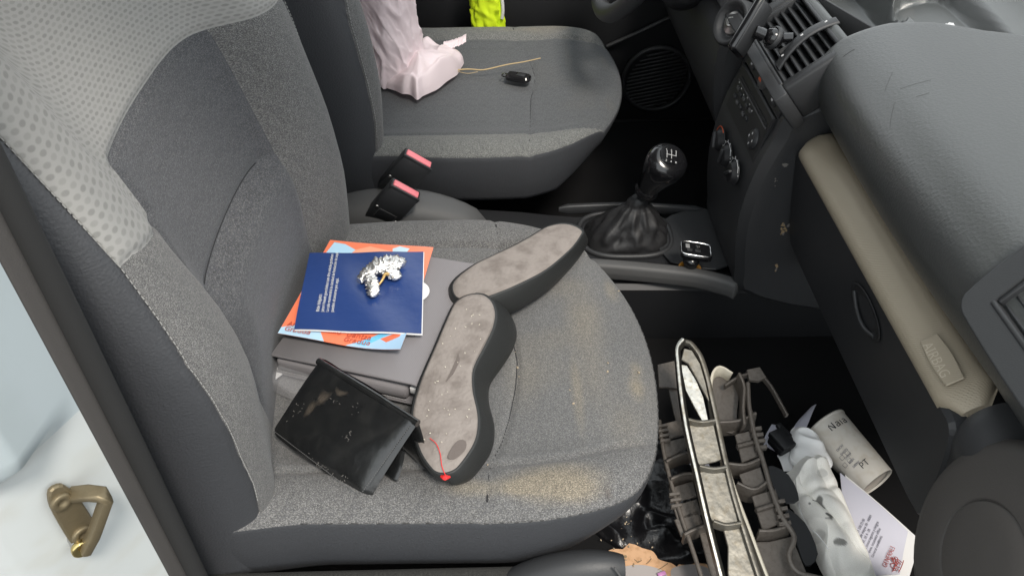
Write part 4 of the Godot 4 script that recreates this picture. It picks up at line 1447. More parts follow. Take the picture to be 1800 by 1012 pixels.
func build_wallet() -> void:
	var t := thing("leather_wallet", "scuffed black leather wallet standing open like a tent beside the backrest", "wallet", Vector3(-.165, .293, -.575))
	var o := t.position
	var p1 := Vector3(-.206, .366, -.652) - o
	var p2 := Vector3(-.087, .367, -.554) - o
	var p3 := Vector3(-.148, .303, -.503) - o
	var p4 := Vector3(-.264, .303, -.600) - o
	var n := (p2 - p4).cross(p1 - p3).normalized()
	if n.y < 0: n = -n
	var leaf := func(a: Vector3, b: Vector3, c: Vector3, d: Vector3, th: float, bulge: float) -> Geo:   # a-b ridge, c-d lower edge
		var nn := (b - d).cross(a - c).normalized()
		var x := (b - a)
		var y := (d - a)
		var out := PackedVector2Array()
		for q in [[0, 0, 0], [1, 0, 0], [1, 1, 1], [0, 1, 1]]:
			pass
		var g := Geo.new()
		for side in 2:
			var s := grid(30, 24, func(u, v):
				var uu: float = u
				var vv: float = v
				var r := .07                                   # rounded lower corners
				var cu := maxf(0.0, absf(uu - .5) - .5 + r) / r
				var cvv := maxf(0.0, vv - 1.0 + r * 1.4) / (r * 1.4)
				if cu > 0 and cvv > 0:
					var l := sqrt(cu * cu + cvv * cvv)
					var mx := maxf(cu, cvv)
					var k := mx / l
					uu = .5 + signf(uu - .5) * (.5 - r + cu * k * r)
					vv = 1.0 - r * 1.4 + cvv * k * r * 1.4
				var p := a.lerp(b, uu).lerp(d.lerp(c, uu), vv)
				var edge := minf(minf(u, 1 - u) * 10.0, minf((1 - v) * 8.0, 1.0))
				var tt := th * .5 * pow(clampf(edge, 0, 1), .4)
				return p + nn * ((tt if side == 0 else -tt) + bulge * sin(u * PI) * sin(v * PI) + .0012 * sin(u * 9 + v * 5) - .016 * pow(maxf(0.0, u + v - 1.15) / .85, 2.0) * signf(bulge)))
			if side == 1: s.flip()
			s.normals()
			g.add(s)
		return g
	part("front_cover", leaf.call(p1, p2, p3, p4, .007, .003), M.black_leather, t)
	var b3 := Vector3(-.078, .297, -.545) - o
	var b4 := Vector3(-.196, .300, -.664) - o
	part("back_cover", leaf.call(p1 + Vector3(.002, 0, -.004), p2 + Vector3(.002, -.0005, -.004), b3, b4, .006, .0), M.black_leather, t)
	part("inner_flap", leaf.call(p1.lerp(p4, .25) + Vector3(0, -.010, 0), p2.lerp(p3, .3) + Vector3(.004, -.012, -.004), Vector3(-.112, .300, -.528) - o, Vector3(-.23, .30, -.62) - o, .004, 0.0), M.black_leather, t)
	part("ridge", tube([p1 + Vector3(-.001, .001, .001), p1.lerp(p2, .5) + Vector3(0, .003, 0), p2 + Vector3(.001, .001, -.001)], .0042, 10, 6), M.black_leather, t)
	var st := Geo.new()
	for k in 34:
		var a := p2.lerp(p3, .05 + k * .026)
		var b := p2.lerp(p3, .05 + k * .026 + .016)
		var inw := (p1 - p2).normalized() * .0045
		st.add(tube([a + inw + n * .0036, b + inw + n * .0036], .0005, 4, 1))
	for k in 52:
		var a := p3.lerp(p4, .05 + k * .0175)
		var b := p3.lerp(p4, .05 + k * .0175 + .011)
		var inw := (p2 - p3).normalized() * .0045
		st.add(tube([a + inw + n * .0034, b + inw + n * .0034], .0005, 4, 1))
	part("stitching", st, M.dull_thread, t)
	var smear := Geo.new()
	for q in [[.24, .30, .05, .10], [.20, .48, .035, .12], [.34, .14, .06, .04]]:
		var sg := grid(10, 10, func(u, v):
			var uu: float = q[0] + (u - .5) * 2.0 * q[2]
			var vv: float = q[1] + (v - .5) * 2.0 * q[3] + .03 * sin(u * 4)
			return p1.lerp(p2, uu).lerp(p4.lerp(p3, uu), vv) + n * (.0040 + .003 * sin(uu * PI) * sin(vv * PI) + .0012 * sin(uu * 9 + vv * 5)))
		for k in sg.v.size():
			var d := Vector2(float(k % 11) / 10 - .5, float(k / 11) / 10 - .5).length() * 2.0
			sg.c.append(Color(1, 1, 1, clampf(.30 * (1.0 - d * d) + .12 * nz.get_noise_2d(k * 7.0, q[0] * 900), 0, .4)))
		smear.add(sg)
	var sm := mk(Color(.16, .13, .10), .8, {vc = true, alpha = 1.0})
	part("dust_smear", smear, sm, t)
	var sc := Geo.new()
	rng.seed = 77
	var spots := [[.62, .50, .014, .07, 12], [.50, .22, .03, .03, 5], [.33, .28, .03, .02, 5], [.10, .62, .02, .12, 9], [.60, .94, .10, .02, 20], [.76, .92, .03, .04, 12]]
	for s in spots:
		for k in s[4]:
			var u: float = clampf(s[0] + rng.randfn() * s[2], .02, .98)
			var v: float = clampf(s[1] + rng.randfn() * s[3], .04, .97)
			var p := p1.lerp(p2, u).lerp(p4.lerp(p3, u), v) + n * (.0036 + .003 * sin(u * PI) * sin(v * PI) + .0012 * sin(u * 9 + v * 5))
			var d := Vector3(rng.randfn(), 0, rng.randfn()).normalized()
			d = (d - n * d.dot(n)).normalized() * rng.randf_range(.0003, .0013)
			sc.add(tube([p - d, p, p + d], rng.randf_range(.00015, .0004), 4, 1))
	part("scratches", sc, M.dust, t).set_meta("kind", "stuff")

func shoe(called: String, label: String, sole: PackedVector2Array, y: float, tilt: Callable, body: Vector2, drop: float, widen: Callable) -> Node3D:
	var s2 := smooth2(sole, 6)
	if area(s2) < 0: s2.reverse()
	var c := Vector2.ZERO
	for p in s2: c += p / s2.size()
	var t := thing(called, label, "shoe", Vector3(c.x, .292, c.y), 0, "pair of black ballet shoes")
	var m := s2.size()
	var nrm := []
	for k in m:
		var a := (s2[k] - s2[(k - 1 + m) % m]).normalized() + (s2[(k + 1) % m] - s2[k]).normalized()
		nrm.append(Vector2(a.y, -a.x).normalized())
	var ring := func(ex: float, off: Vector2, h: float, k: int) -> Vector3:
		var p: Vector2 = s2[k] + nrm[k] * ex + off - c
		return Vector3(p.x, h - .292, p.y)
	# the suede sole, slightly cushioned
	var g := Geo.new()
	for r in 27:
		var f := r / 26.0
		for k in m + 1:
			var p: Vector2 = c.lerp(s2[k % m], f)
			var h: float = y + tilt.call(p) + .003 * sqrt(maxf(0.0, 1 - f * f * f)) + nz.get_noise_3d(p.x * 30, 4, p.y * 30) * .0022 - (.002 if r == 26 else 0.0)
			g.v.append(Vector3(p.x - c.x, h - .292, p.y - c.y))
			g.uv.append(p)
	for r in 26:
		for k in m:
			var e := r * (m + 1) + k
			g.i.append_array(PackedInt32Array([e, e + m + 2, e + 1, e, e + m + 1, e + m + 2]))
	g.normals()
	part("sole", g, M.suede, t)
	var loops := []
	for q in [[-.004, 0.0, .0035], [.0005, .0, .002], [.0030, .05, -.003], [.0052, .3, -.012], [.0065, .62, -.024], [.0035, .88, -.036], [-.004, 1.0, -.043], [-.012, 1.0, -.045]]:
		var l := []
		for k in m:
			var w: float = widen.call(s2[k], nrm[k])
			var base: float = y + tilt.call(s2[k])
			var h := lerpf(base + .001, .2925 + (.002 if q[1] > .95 else .0), clampf(-q[2] / .045 + (.0 if q[2] < 0 else 0.0), 0, 1))
			if q[2] > 0: h = base - .002
			l.append(ring.call(q[0] + w * q[1] + nz.get_noise_3d(s2[k].x * 40, q[1] * 3, s2[k].y * 40) * .002 * q[1], body * q[1] * q[1] * .55 + body * q[1] * .45, h, k))
		loops.append(l)
	part("upper", loft(loops, true, true), M.shoe_leather, t)
	return t

func build_shoes() -> void:
	var near := P([-.053, -.763, -.042, -.774, -.029, -.778, -.016, -.775, -.006, -.762, -.002, -.741, -.006, -.716, -.016, -.689, -.029, -.655, -.029, -.622, -.023, -.585, -.027, -.553, -.045, -.523, -.058, -.517, -.070, -.521, -.085, -.545, -.097, -.590, -.091, -.637, -.075, -.692, -.062, -.737])
	var t := shoe("ballet_shoe", "sole-up black ballet shoe with worn suede sole and red thread at its toe", near, .345, func(p): return -.010 * (p.y + .65) / .13 + .05 * (p.x + .045), Vector2(.011, -.018), .045,
		func(p, n): return (.012 * smoothstep(-.62, -.74, p.y) + .006) if n.x > 0 else .0)
	var o := t.position
	var patch := smooth2(P([-.050, -.545, -.043, -.553, -.036, -.551, -.036, -.541, -.046, -.530, -.055, -.531]), 4)
	var pg := PackedVector2Array()
	for p in patch: pg.append(Vector2(p.x - o.x, -(p.y - o.z)))
	part("worn_patch", prism(pg, .0010, .0004, T(Vector3(0, .0560, 0), R(-86, 0, 0))), M.suede_dark, t)
	var lint := Geo.new()
	rng.seed = 31
	for k in 46:
		var p := Vector2(rng.randf_range(-.085, -.02), rng.randf_range(-.76, -.53))
		var yy := .345 - .010 * (p.y + .65) / .13 + .05 * (p.x + .045) + .0030
		if sdist(p, near) < .006: continue
		lint.add(rbox(Vector3(rng.randf_range(.0008, .003), .0006, rng.randf_range(.0006, .0014)), .0002, Vector3(p.x, yy, p.y) - o, R(0, rng.randf() * 180, 0), 2))
	part("lint", lint, M.dusty_edge, t).set_meta("kind", "stuff")
	var tear := PackedVector2Array()
	for p in [[-.046, -.684], [-.043, -.678], [-.045, -.662], [-.052, -.645], [-.060, -.634], [-.054, -.652], [-.049, -.668]]: tear.append(Vector2(p[0] - o.x, -(p[1] - o.z)))
	part("sole_tear", prism(tear, .0008, .0002, T(Vector3(0, .0560, 0), R(-86, 0, 0))), M.suede_dark, t)
	part("red_thread", tube([Vector3(-.075, .3415, -.556) - o, Vector3(-.068, .3425, -.548) - o, Vector3(-.063, .3415, -.535) - o, Vector3(-.061, .3385, -.522) - o, Vector3(-.057, .333, -.513) - o], .0005, 6, 5), M.red, t)
	part("thread_knot", loft(_crumple([Vector3(-.062, .331, -.514) - o, Vector3(-.057, .333, -.511) - o, Vector3(-.052, .331, -.513) - o], [.001, .0026, .001], 3)), M.red, t)
	var far := P([.126, -.928, .122, -.940, .110, -.949, .094, -.950, .075, -.941, .050, -.916, .023, -.892, -.008, -.868, -.034, -.846, -.056, -.815, -.052, -.785, -.030, -.778, -.012, -.784, .025, -.806, .068, -.840, .107, -.890])
	var u := shoe("ballet_shoe", "sole-up black ballet shoe lying across the far side of the seat cushion", far, .343, func(p): return .05 * (-.85 - p.y) * -1.0, Vector2(.010, -.020), .045,
		func(p, n): return (.016 if n.y < 0 else .014) * smoothstep(.12, .0, p.x))
	o = u.position
	for k in 2:
		part("seam", tube([Vector3(.008 + k * .004, .338, -.797 - k * .003) - o, Vector3(.012 + k * .004, .328, -.792 - k * .003) - o, Vector3(.016 + k * .004, .312, -.797 - k * .003) - o], .0007, 5, 4), M.dark_thread, u)

func build_buckles() -> void:
	var labels := ["black seat belt buckle with pink-red button, in front and lower", "black seat belt buckle with pink-red button, behind and higher"]
	for k in 2:
		var c := Vector3(-.170, .272, -1.098) if k == 0 else Vector3(-.151, .296, -1.150)
		var t := thing("seat_belt_buckle", labels[k], "seat belt buckle", c, 0, "seat belt buckles between the seats")
		var b := axes(Vector3(.815, -.58, .0), Vector3(.54, .80, .25))
		part("housing", rbox(Vector3(.053, .098, .023), .004, Vector3(0, 0, 0), b, 5), M.gloss_black if false else M.plastic, t)
		part("release_button", rbox(Vector3(.046, .010, .0125), .0025, b * Vector3(0, .047, .0), b), M.button_red, t)
		part("rim", rbox(Vector3(.053, .010, .003), .001, b * Vector3(0, .0475, .0095), b), M.plastic, t)
		part("recess", rbox(Vector3(.030, .021, .0012), .0004, b * Vector3(0, -.020, .0117), b), M.dark_plastic, t)
		part("recess_line", tube([b * Vector3(-.016, -.031, .0121), b * Vector3(-.016, -.008, .0121), b * Vector3(.016, -.008, .0121), b * Vector3(.016, -.031, .0121)], .0005, 5, 1), M.grey_plastic, t)
		for s in [-1, 1]:
			part("screw", lathe([Vector2(0, .0012), Vector2(.002, .0015), Vector2(.0032, .0008), Vector2(.0034, 0)], 14, T(b * Vector3(s * .021, -.008 - .014 * (s * .5 + .5), .0115), b * R(90, 0, 0))), M.steel, t)
		part("stalk", rbox(Vector3(.036, .14, .014), .004, b * Vector3(-.002, -.10, 0), b), M.rubber, t)

func build_driver_side_things() -> void:
	# pale pink plastic bag: a crumpled sack standing against the backrest
	var t := thing("plastic_bag", "crumpled pale pink plastic bag slumped on the driver's seat", "plastic bag", Vector3(-.175, .292, -1.50))
	var loops := []
	var keys := [[.0, -.030, -.030, .060, .060], [.03, -.026, -.026, .060, .060], [.07, -.022, -.020, .057, .058], [.12, -.024, -.016, .056, .058], [.18, -.030, -.014, .062, .062], [.25, -.038, -.018, .074, .072], [.33, -.052, -.02, .086, .080], [.37, -.056, -.02, .05, .05]]
	for k in 90:
		var f := k / 89.0 * (keys.size() - 1)
		var i := mini(int(f), keys.size() - 2)
		var q := []
		for e in 5: q.append(lerpf(keys[i][e], keys[i + 1][e], f - i))
		var l := []
		for s in 140:
			var a := TAU * s / 140
			var n1 := 1.0 - 2.2 * absf(nz.get_noise_3d(cos(a) * 8 + q[0] * 40, q[0] * 60, sin(a) * 8))
			var n2 := 1.0 - 2.2 * absf(nz.get_noise_3d(cos(a) * 18 + 9, q[0] * 190 + cos(a) * 9, sin(a) * 18))
			var r := .94 + .10 * n1 * absf(n1) + .045 * n2 + .03 * cos(a * 3.0 + q[0] * 12)
			l.append(Vector3(q[1] + cos(a) * q[3] * r, q[0] + .004 * n2, q[2] + sin(a) * q[4] * r))
		loops.append(l)
	part("bag_body", loft(loops), M.pink_bag, t)
	var o := t.position
	var lobe := PackedVector2Array()
	rng.seed = 21
	for p in smooth2(P([-.240, -1.53, -.215, -1.475, -.195, -1.458, -.176, -1.435, -.160, -1.430, -.146, -1.414, -.134, -1.432, -.112, -1.452, -.094, -1.478, -.074, -1.515, -.066, -1.55, -.060, -1.583, -.082, -1.598, -.11, -1.612, -.14, -1.63, -.18, -1.61, -.22, -1.58]), 9):
		lobe.append(p - Vector2(o.x, o.z))
	part("bag_spill", pad(lobe, .001, .052, .012, 30, 60, 6, 1.7, func(p, y, r):
		var n1: float = 1.0 - 2.2 * absf(nz.get_noise_3d(p.x * 42, 3, p.y * 42))
		var n2: float = 1.0 - 2.2 * absf(nz.get_noise_3d(p.x * 110, 7, p.y * 110))
		return y + (.011 * n1 * absf(n1) + .0035 * n2) * (1.0 - r * r * .7) + .012 * dip(r - .86, .10) * n1), M.pink_bag, t)
	var fl := grid(30, 14, func(u, v):
		var x: float = lerpf(.075, .122, u)
		var z: float = lerpf(-.070, -.105, v) - .010 * u + .004 * nz.get_noise_2d(u * 90, v * 50)
		return Vector3(x, .034 + .012 * u * u + .008 * sin(v * PI) + .002 * nz.get_noise_2d(u * 200, v * 200), z))
	part("bag_handle", fl, M.pink_bag, t)
	var s := thing("straw_stalk", "thin dry straw stalk lying across the driver's seat", "straw", Vector3(0, .296, -1.53))
	part("stalk", tube([Vector3(-.085, .004, .002), Vector3(-.05, .004, -.004), Vector3(-.018, .006, .004), Vector3(.03, .011, -.008), Vector3(.065, .012, -.018), Vector3(.1, .013, -.032)], func(u): return .0016 * (1 - .4 * u), 6, 5), M.straw, s)
	part("side_blade", tube([Vector3(-.07, .003, .004), Vector3(-.05, .003, .013), Vector3(-.03, .003, .006)], .0006, 5, 5), M.straw, s)
	var k := thing("car_key", "black car key fob lying on the driver's seat seam", "car key", Vector3(.052, .299, -1.497), deg_to_rad(-22))
	var ol := smooth2(P([-.022, -.012, .004, -.0145, .022, -.012, .026, 0, .022, .012, .004, .0145, -.022, .012, -.026, 0]), 4)
	part("fob", prism(ol, .012, .0035, T(Vector3(0, -.006, 0), R(-90, 0, 0)), true), M.gloss_black, k)
	part("button", rbox(Vector3(.018, .002, .012), .0009, Vector3(.006, .0065, 0)), M.dark_plastic, k)
	part("key_loop", tube(_arc(Vector3(-.028, 0, 0), R(-90, 0, 0), .007, 40, 320, 0), .0016, 6, 1), M.gloss_black, k)
	var v := thing("hi_vis_vest", "bunched bright yellow hi-vis vest behind the driver's seat cushion", "vest", Vector3(0, .25, -1.795))
	loops = []
	for q in 30:
		var f := q / 29.0
		var l := []
		for e in 40:
			var a := TAU * e / 40
			var n := .86 + .34 * (1.0 - 2.2 * absf(nz.get_noise_3d(cos(a) * 9 + f * 6, f * 22, sin(a) * 9)))
			l.append(Vector3(-.005 - .012 * f + cos(a) * .034 * n, f * .17, sin(a) * .018 * n))
		loops.append(l)
	part("cloth_folds", loft(loops), M.vest, v)
	part("reflective_strip", tube([Vector3(.024, .05, .006), Vector3(.026, .07, .007), Vector3(.024, .10, .006)], .004, 8, 3), M.vest_grey, v)

func build_phone_holder() -> void:
	var t := thing("phone_holder", "black clip-on phone holder fixed to the centre air vent", "phone holder", Vector3(.395, .560, -1.10))
	var pd := axes(Vector3(.5, .62, -.35), Vector3(.55, -.1, .9).cross(Vector3(.5, .62, -.35)))
	var c := Vector3(-.028, .010, .005)
	part("magnet_pad", rbox(Vector3(.082, .046, .014), .0065, c, axes(Vector3(.46, .72, -.35), Vector3(-.5, .55, .5)), 6), M.gloss_black, t)
	part("pad_face", rbox(Vector3(.074, .040, .004), .0018, c + axes(Vector3(.46, .72, -.35), Vector3(-.5, .55, .5)).z * .006, axes(Vector3(.46, .72, -.35), Vector3(-.5, .55, .5)), 5), M.plastic, t)
	part("neck", tube([c + Vector3(.006, -.004, .002), c + Vector3(.020, -.010, .003)], .0095, 14, 2), M.gloss_black, t)
	part("ball", lathe([Vector2(0, -.014), Vector2(.009, -.0125), Vector2(.0135, -.007), Vector2(.015, 0), Vector2(.0135, .007), Vector2(.009, .0125), Vector2(0, .014)], 24, T(c + Vector3(.036, -.014, .004))), M.gloss_black, t)
	part("collar", lathe([Vector2(.0145, -.004), Vector2(.0168, -.003), Vector2(.0168, .003), Vector2(.0145, .004)], 24, T(c + Vector3(.036, -.014, .004), axes(Vector3(.4, .8, 0), Vector3(1, -.4, 0)))), M.plastic, t)
	part("arm", tube([c + Vector3(.046, -.014, .004), c + Vector3(.062, -.012, .008)], .007, 12, 2), M.gloss_black, t)
	var b := axes(Vector3(.772, .634, 0), Vector3(-.634, .772, 0))
	var arc := []
	for k in 15:
		var f := k / 14.0 - .5
		arc.append(Vector3(.050, -.004, .028) + Vector3(.772, .634, -.15) * f * .098 + Vector3(-.634, .772, 0) * (.014 * (1.0 - 4 * f * f) - .002))
	var lp := []
	for p in arc:
		var l := []
		for s in 12:
			var a := TAU * s / 12
			l.append(p + Vector3(-.634, .772, 0) * .004 * sin(a) + Vector3(0, 0, 1) * .009 * signf(cos(a)) * pow(absf(cos(a)), .5))
		lp.append(l)
	part("clamp_bar", loft(lp), M.plastic, t)
	for k in 3:
		var p: Vector3 = arc[2 + k * 5] + Vector3(-.634, .772, 0) * .0042
		part("clamp_mark", rbox(Vector3(.004, .0008, .003), .0003, p, b), M.white_mark, t)

func build_charger() -> void:
	var t := thing("phone_charger", "black plug-in phone charger with silver edge in the amber lighter socket", "phone charger", Vector3(.333, .150, -1.055))
	part("socket_ring", lathe([Vector2(.0125, .004), Vector2(.0155, .012), Vector2(.0195, .012), Vector2(.0205, .008), Vector2(.0205, 0)], 28), M.amber, t)
	part("plug", lathe([Vector2(.0115, -.01), Vector2(.0115, .016), Vector2(.014, .026), Vector2(.015, .036), Vector2(0, .036)], 22), M.gloss_black, t)
	var b := R(4, -8, -6)
	var sq := smooth2(P([-.024, -.015, 0, -.0175, .024, -.015, .026, 0, .024, .015, 0, .0175, -.024, .015, -.026, 0]), 4)
	var hb := b * R(-90, 0, 0)
	part("head", prism(sq, .013, .003, T(Vector3(.006, .036, -.004), hb), true), M.gloss_black, t)
	var ring := []
	for p in sq: ring.append(Vector3(.006, .0492, -.004) + hb * Vector3(p.x * .95, p.y * .95, 0))
	ring.append(ring[0])
	part("silver_edge", tube(ring, .0013, 6, 1, false), M.silver, t)
	for x in [-.011, .003]:
		part("port", rbox(Vector3(.009, .006, .0012), .0004, Vector3(.006, .0492, -.004) + hb * Vector3(x, -.004, 0), hb), M.plastic, t)
	part("port_frame", rbox(Vector3(.007, .010, .0006), .0002, Vector3(.006, .0494, -.004) + hb * Vector3(-.014, .005, 0), hb), M.dim_mark, t)
	part("dial_knob", lathe([Vector2(.0042, 0), Vector2(.0042, .004), Vector2(.003, .005), Vector2(0, .005)], 14, T(Vector3(.009, .0492, -.007))), M.screen, t)

# ---------- things in the footwell ----------
func lean(y0: float, z0: float, y1: float, z1: float) -> Callable:   # a tilted plane: plan position and height above it to a point
	var s := (y1 - y0) / (z1 - z0)
	var n := Vector3(0, 1, -s).normalized()
	return func(x: float, z: float, h: float) -> Vector3: return Vector3(x, y0 + (z - z0) * s, z) + n * h

func plate(poly: PackedVector2Array, th: float, at: Callable, h := 0.0, bev := .0008) -> Geo:
	var g := prism(poly, th, bev)
	for k in g.v.size():
		var p := g.v[k]
		g.v[k] = at.call(p.x, p.y, p.z + h)
	return g.normals() if false else _renorm(g)

func _renorm(g: Geo) -> Geo:
	for t in range(0, g.i.size(), 3):
		var a := g.i[t]
		var f := (g.v[g.i[t + 2]] - g.v[a]).cross(g.v[g.i[t + 1]] - g.v[a]).normalized()
		for k in 3: g.n[g.i[t + k]] = f
	return g

func on(at: Callable, pts: Array, h: float) -> Array:
	var o := []
	for k in range(0, pts.size(), 2): o.append(at.call(pts[k], pts[k + 1], h))
	return o

func build_footwell() -> void:
	# chromed blade of the broken grille
	var a1 := lean(.22, -.81, .10, -.50)
	var t := thing("chrome_grille_bar", "long pointed chrome grille bar leaning in the passenger footwell", "car grille")
	var lrim := [.268, -.815, .2575, -.802, .2555, -.775, .2545, -.735, .256, -.69, .261, -.64, .267, -.58, .2745, -.52, .284, -.44]
	var rrim := [.268, -.815, .278, -.811, .289, -.793, .2945, -.765, .297, -.735, .2995, -.70, .302, -.66, .306, -.615, .312, -.575, .322, -.52, .338, -.44]
	part("left_rim", loft(_strip(on(a1, lrim, .004), .0036, .006)), M.chrome, t)
	part("right_rim", loft(_strip(on(a1, rrim, .001), .0030, .004)), M.chrome_face, t)
	part("tip_face", plate(P([.262, -.790, .268, -.806, .279, -.803, .288, -.783, .292, -.755, .293, -.73, .288, -.742, .279, -.765, .271, -.784]), .004, a1, -.003), M.chrome_face, t)
	part("bright_face", plate(P([.2605, -.785, .270, -.783, .280, -.762, .287, -.738, .2895, -.703, .280, -.706, .272, -.725, .263, -.748]), .003, a1, -.006), M.chrome, t)
	part("middle_face", plate(P([.2600, -.700, .268, -.702, .295, -.700, .299, -.655, .290, -.652, .268, -.648, .2645, -.655]), .004, a1, -.005), M.chrome_face, t)
	part("lower_face", plate(P([.2660, -.640, .284, -.641, .3015, -.638, .307, -.595, .3085, -.578, .290, -.576, .276, -.575, .271, -.59]), .004, a1, -.005), M.chrome_face, t)
	part("tail_face", plate(P([.288, -.572, .3105, -.572, .320, -.52, .336, -.44, .292, -.44, .286, -.52, .291, -.55]), .004, a1, -.007), M.chrome_face, t)
	part("cross_rib", loft(_strip(on(a1, [.258, -.704, .276, -.700, .296, -.702], .001), .002, .007)), M.chrome_face, t)
	part("cross_rib", loft(_strip(on(a1, [.266, -.644, .284, -.640, .302, -.642], .001), .002, .007)), M.chrome_face, t)
	part("cross_rib", loft(_strip(on(a1, [.274, -.577, .29, -.572, .310, -.574], .001), .002, .007)), M.chrome_face, t)
	# plastic carrier to its right
	var a2 := lean(.165, -.83, .085, -.50)
	var r := thing("grille_bracket", "brown-black plastic grille bracket with clips, right of the chrome bar", "car bracket", Vector3.ZERO, 0, "broken plastic grille brackets")
	var rim := [.343, -.800, .328, -.8105, .316, -.800, .3085, -.775, .307, -.735, .3085, -.69, .3145, -.63, .324, -.575, .335, -.515, .352, -.44]
	part("pale_rim", loft(_strip(on(a2, rim, .006), .0022, .010)), M.dusty_edge, r)
	part("upper_wall", plate(P([.311, -.790, .322, -.805, .335, -.806, .349, -.795, .352, -.772, .344, -.745, .340, -.722, .332, -.716, .313, -.722, .309, -.75]), .003, a2, -.004), M.bracket, r)
	part("side_wall", loft(_strip(on(a2, [.350, -.795, .3535, -.770, .346, -.738, .343, -.716], .012), .0022, .016)), M.bracket, r)
	for q in [[.331, -.709, .366, -.717, .3655, -.680, .333, -.668], [.326, -.652, .357, -.662, .360, -.638, .330, -.628], [.337, -.622, .371, -.631, .3745, -.588, .342, -.576]]:
		part("clip_plate", plate(P(q), .004, a2, .008), M.bracket, r)
	for q in [[.330, -.690, .369, -.699], [.338, -.602, .374, -.612]]:
		part("clip_rib", loft(_strip(on(a2, [q[0], q[1], (q[0] + q[2]) * .5, (q[1] + q[3]) * .5, q[2], q[3]], .013), .003, .004)), M.bracket, r)
	for q in [[.310, -.722, .340, -.724, .366, -.735], [.312, -.662, .335, -.660, .358, -.668], [.318, -.636, .340, -.626, .362, -.637], [.335, -.572, .355, -.572, .378, -.578]]:
		part("web", loft(_strip(on(a2, q, .004), .0022, .015)), M.bracket, r)
	part("lower_wall", plate(P([.327, -.566, .350, -.566, .382, -.572, .390, -.530, .394, -.44, .352, -.44, .335, -.52]), .003, a2, -.002), M.bracket, r)
	part("rod", tube(on(a2, [.362, -.783, .3565, -.746, .3555, -.702, .3595, -.665, .362, -.628, .368, -.592, .378, -.565, .366, -.543, .371, -.524, .392, -.516, .41, -.512], .020), .0034, 10, 6), M.bracket, r)
	for k in 8:
		var z := -.712 + k * .009 if k < 4 else -.648 + k * .0095
		var x := look([[-.72, .357], [-.66, .3605], [-.60, .368]], z)
		part("clip_tooth", plate(P([x - .006, z - .0025, x + .010, z - .0045, x + .010, z + .0005, x - .006, z + .0025]), .010, a2, .012), M.bracket, r)
	part("top_arm", loft(_strip(on(a2, [.330, -.782, .350, -.794, .368, -.800, .384, -.800, .396, -.782, .404, -.757, .410, -.735], .012), .0018, .0042)), M.bracket, r)
	part("arm_bracket", plate(P([.366, -.806, .386, -.810, .392, -.793, .380, -.788, .366, -.790]), .008, a2, .010), M.bracket, r)
	part("inner_fin", plate(P([.360, -.775, .366, -.742, .363, -.716, .357, -.735, .356, -.765]), .003, a2, .004), M.bracket, r)
	for q in [[.372, -.668, .398, -.655, .404, -.620, .378, -.620], [.382, -.610, .405, -.59, .412, -.55, .392, -.535, .386, -.575]]:
		part("outer_fin", plate(smooth2(P(q), 3), .003, a2, -.004), M.dark_plastic, r)
	# matching carrier to its left
	var a3 := lean(.125, -.88, .075, -.50)
	var l := thing("grille_bracket", "brown-black plastic grille bracket left of the chrome bar, by the seat", "car bracket", Vector3.ZERO, 0, "broken plastic grille brackets")
	part("top_plate", plate(P([.249, -.860, .281, -.868, .276, -.815, .258, -.818, .245, -.818]), .004, a3, .004), M.bracket, l)
	part("leg", plate(P([.260, -.82, .276, -.818, .272, -.76, .262, -.758]), .003, a3), M.bracket, l)
	part("rod", tube(on(a3, [.236, -.757, .2345, -.704, .238, -.651, .243, -.609, .250, -.565, .256, -.52, .263, -.46], .012), .0030, 10, 6), M.bracket, l)
	for q in [[.237, -.752, .269, -.760, .270, -.735, .240, -.726], [.236, -.722, .270, -.730, .269, -.712, .246, -.700, .235, -.697], [.234, -.651, .269, -.661, .270, -.638, .236, -.630], [.235, -.625, .269, -.634, .272, -.612, .238, -.604], [.234, -.605, .268, -.619, .273, -.592, .239, -.582]]:
		part("clip_plate", plate(P(q), .004, a3, .006), M.bracket, l)
	for q in [[.235, -.687, .258, -.697, .280, -.701], [.237, -.660, .258, -.667, .280, -.665], [.242, -.580, .26, -.588, .280, -.594]]:
		part("web", loft(_strip(on(a3, q, .006), .0022, .012)), M.bracket, l)
	for k in 7:
		var z := -.745 + k * .008 if k < 4 else -.672 + k * .0085
		part("clip_tooth", plate(P([.231, z - .002, .246, z - .004, .246, z, .231, z + .002]), .008, a3, .010), M.bracket, l)
	part("long_leg", plate(P([.266, -.592, .278, -.590, .290, -.529, .302, -.45, .276, -.45, .270, -.53]), .003, a3, .0), M.bracket, l)
	# paper cup lying on its side
	var ca := Vector3(.058, -.012, .112).normalized()
	var c := thing("paper_cup", "white paper cup with handwriting lying on its side in the footwell", "paper cup", Vector3(.512, .044, -.800))
	var cb := axes(ca.cross(Vector3.UP), ca)
	part("cup_wall", lathe([Vector2(.0375, .002), Vector2(.0385, .0), Vector2(.040, .0015), Vector2(.0395, .004), Vector2(.0382, .005), Vector2(.0335, .06), Vector2(.0290, .112), Vector2(.0283, .113), Vector2(.0275, .110)], 48, T(Vector3.ZERO, cb)), M.cup, c)
	part("cup_base", lathe([Vector2(.0278, .108), Vector2(.0276, .103), Vector2(0, .103)], 36, T(Vector3.ZERO, cb)), M.cup_in, c)
	var rad := func(h: float, ang: float, s: float) -> Transform3D:     # on the cup's surface: h along, ang round, text along the axis or round it
		var rr := lerpf(.0382, .029, h / .112) + .0005
		var side := ca.cross(Vector3.UP).normalized()
		var upv := side.cross(ca).normalized()
		var n := (upv * cos(ang) + side * sin(ang)).normalized()
		var xx := n.cross(ca).normalized()
		return T(ca * h + n * rr, Basis(xx, ca * -1.0, n).orthonormalized() if s > 0 else Basis(ca, xx, n).orthonormalized())
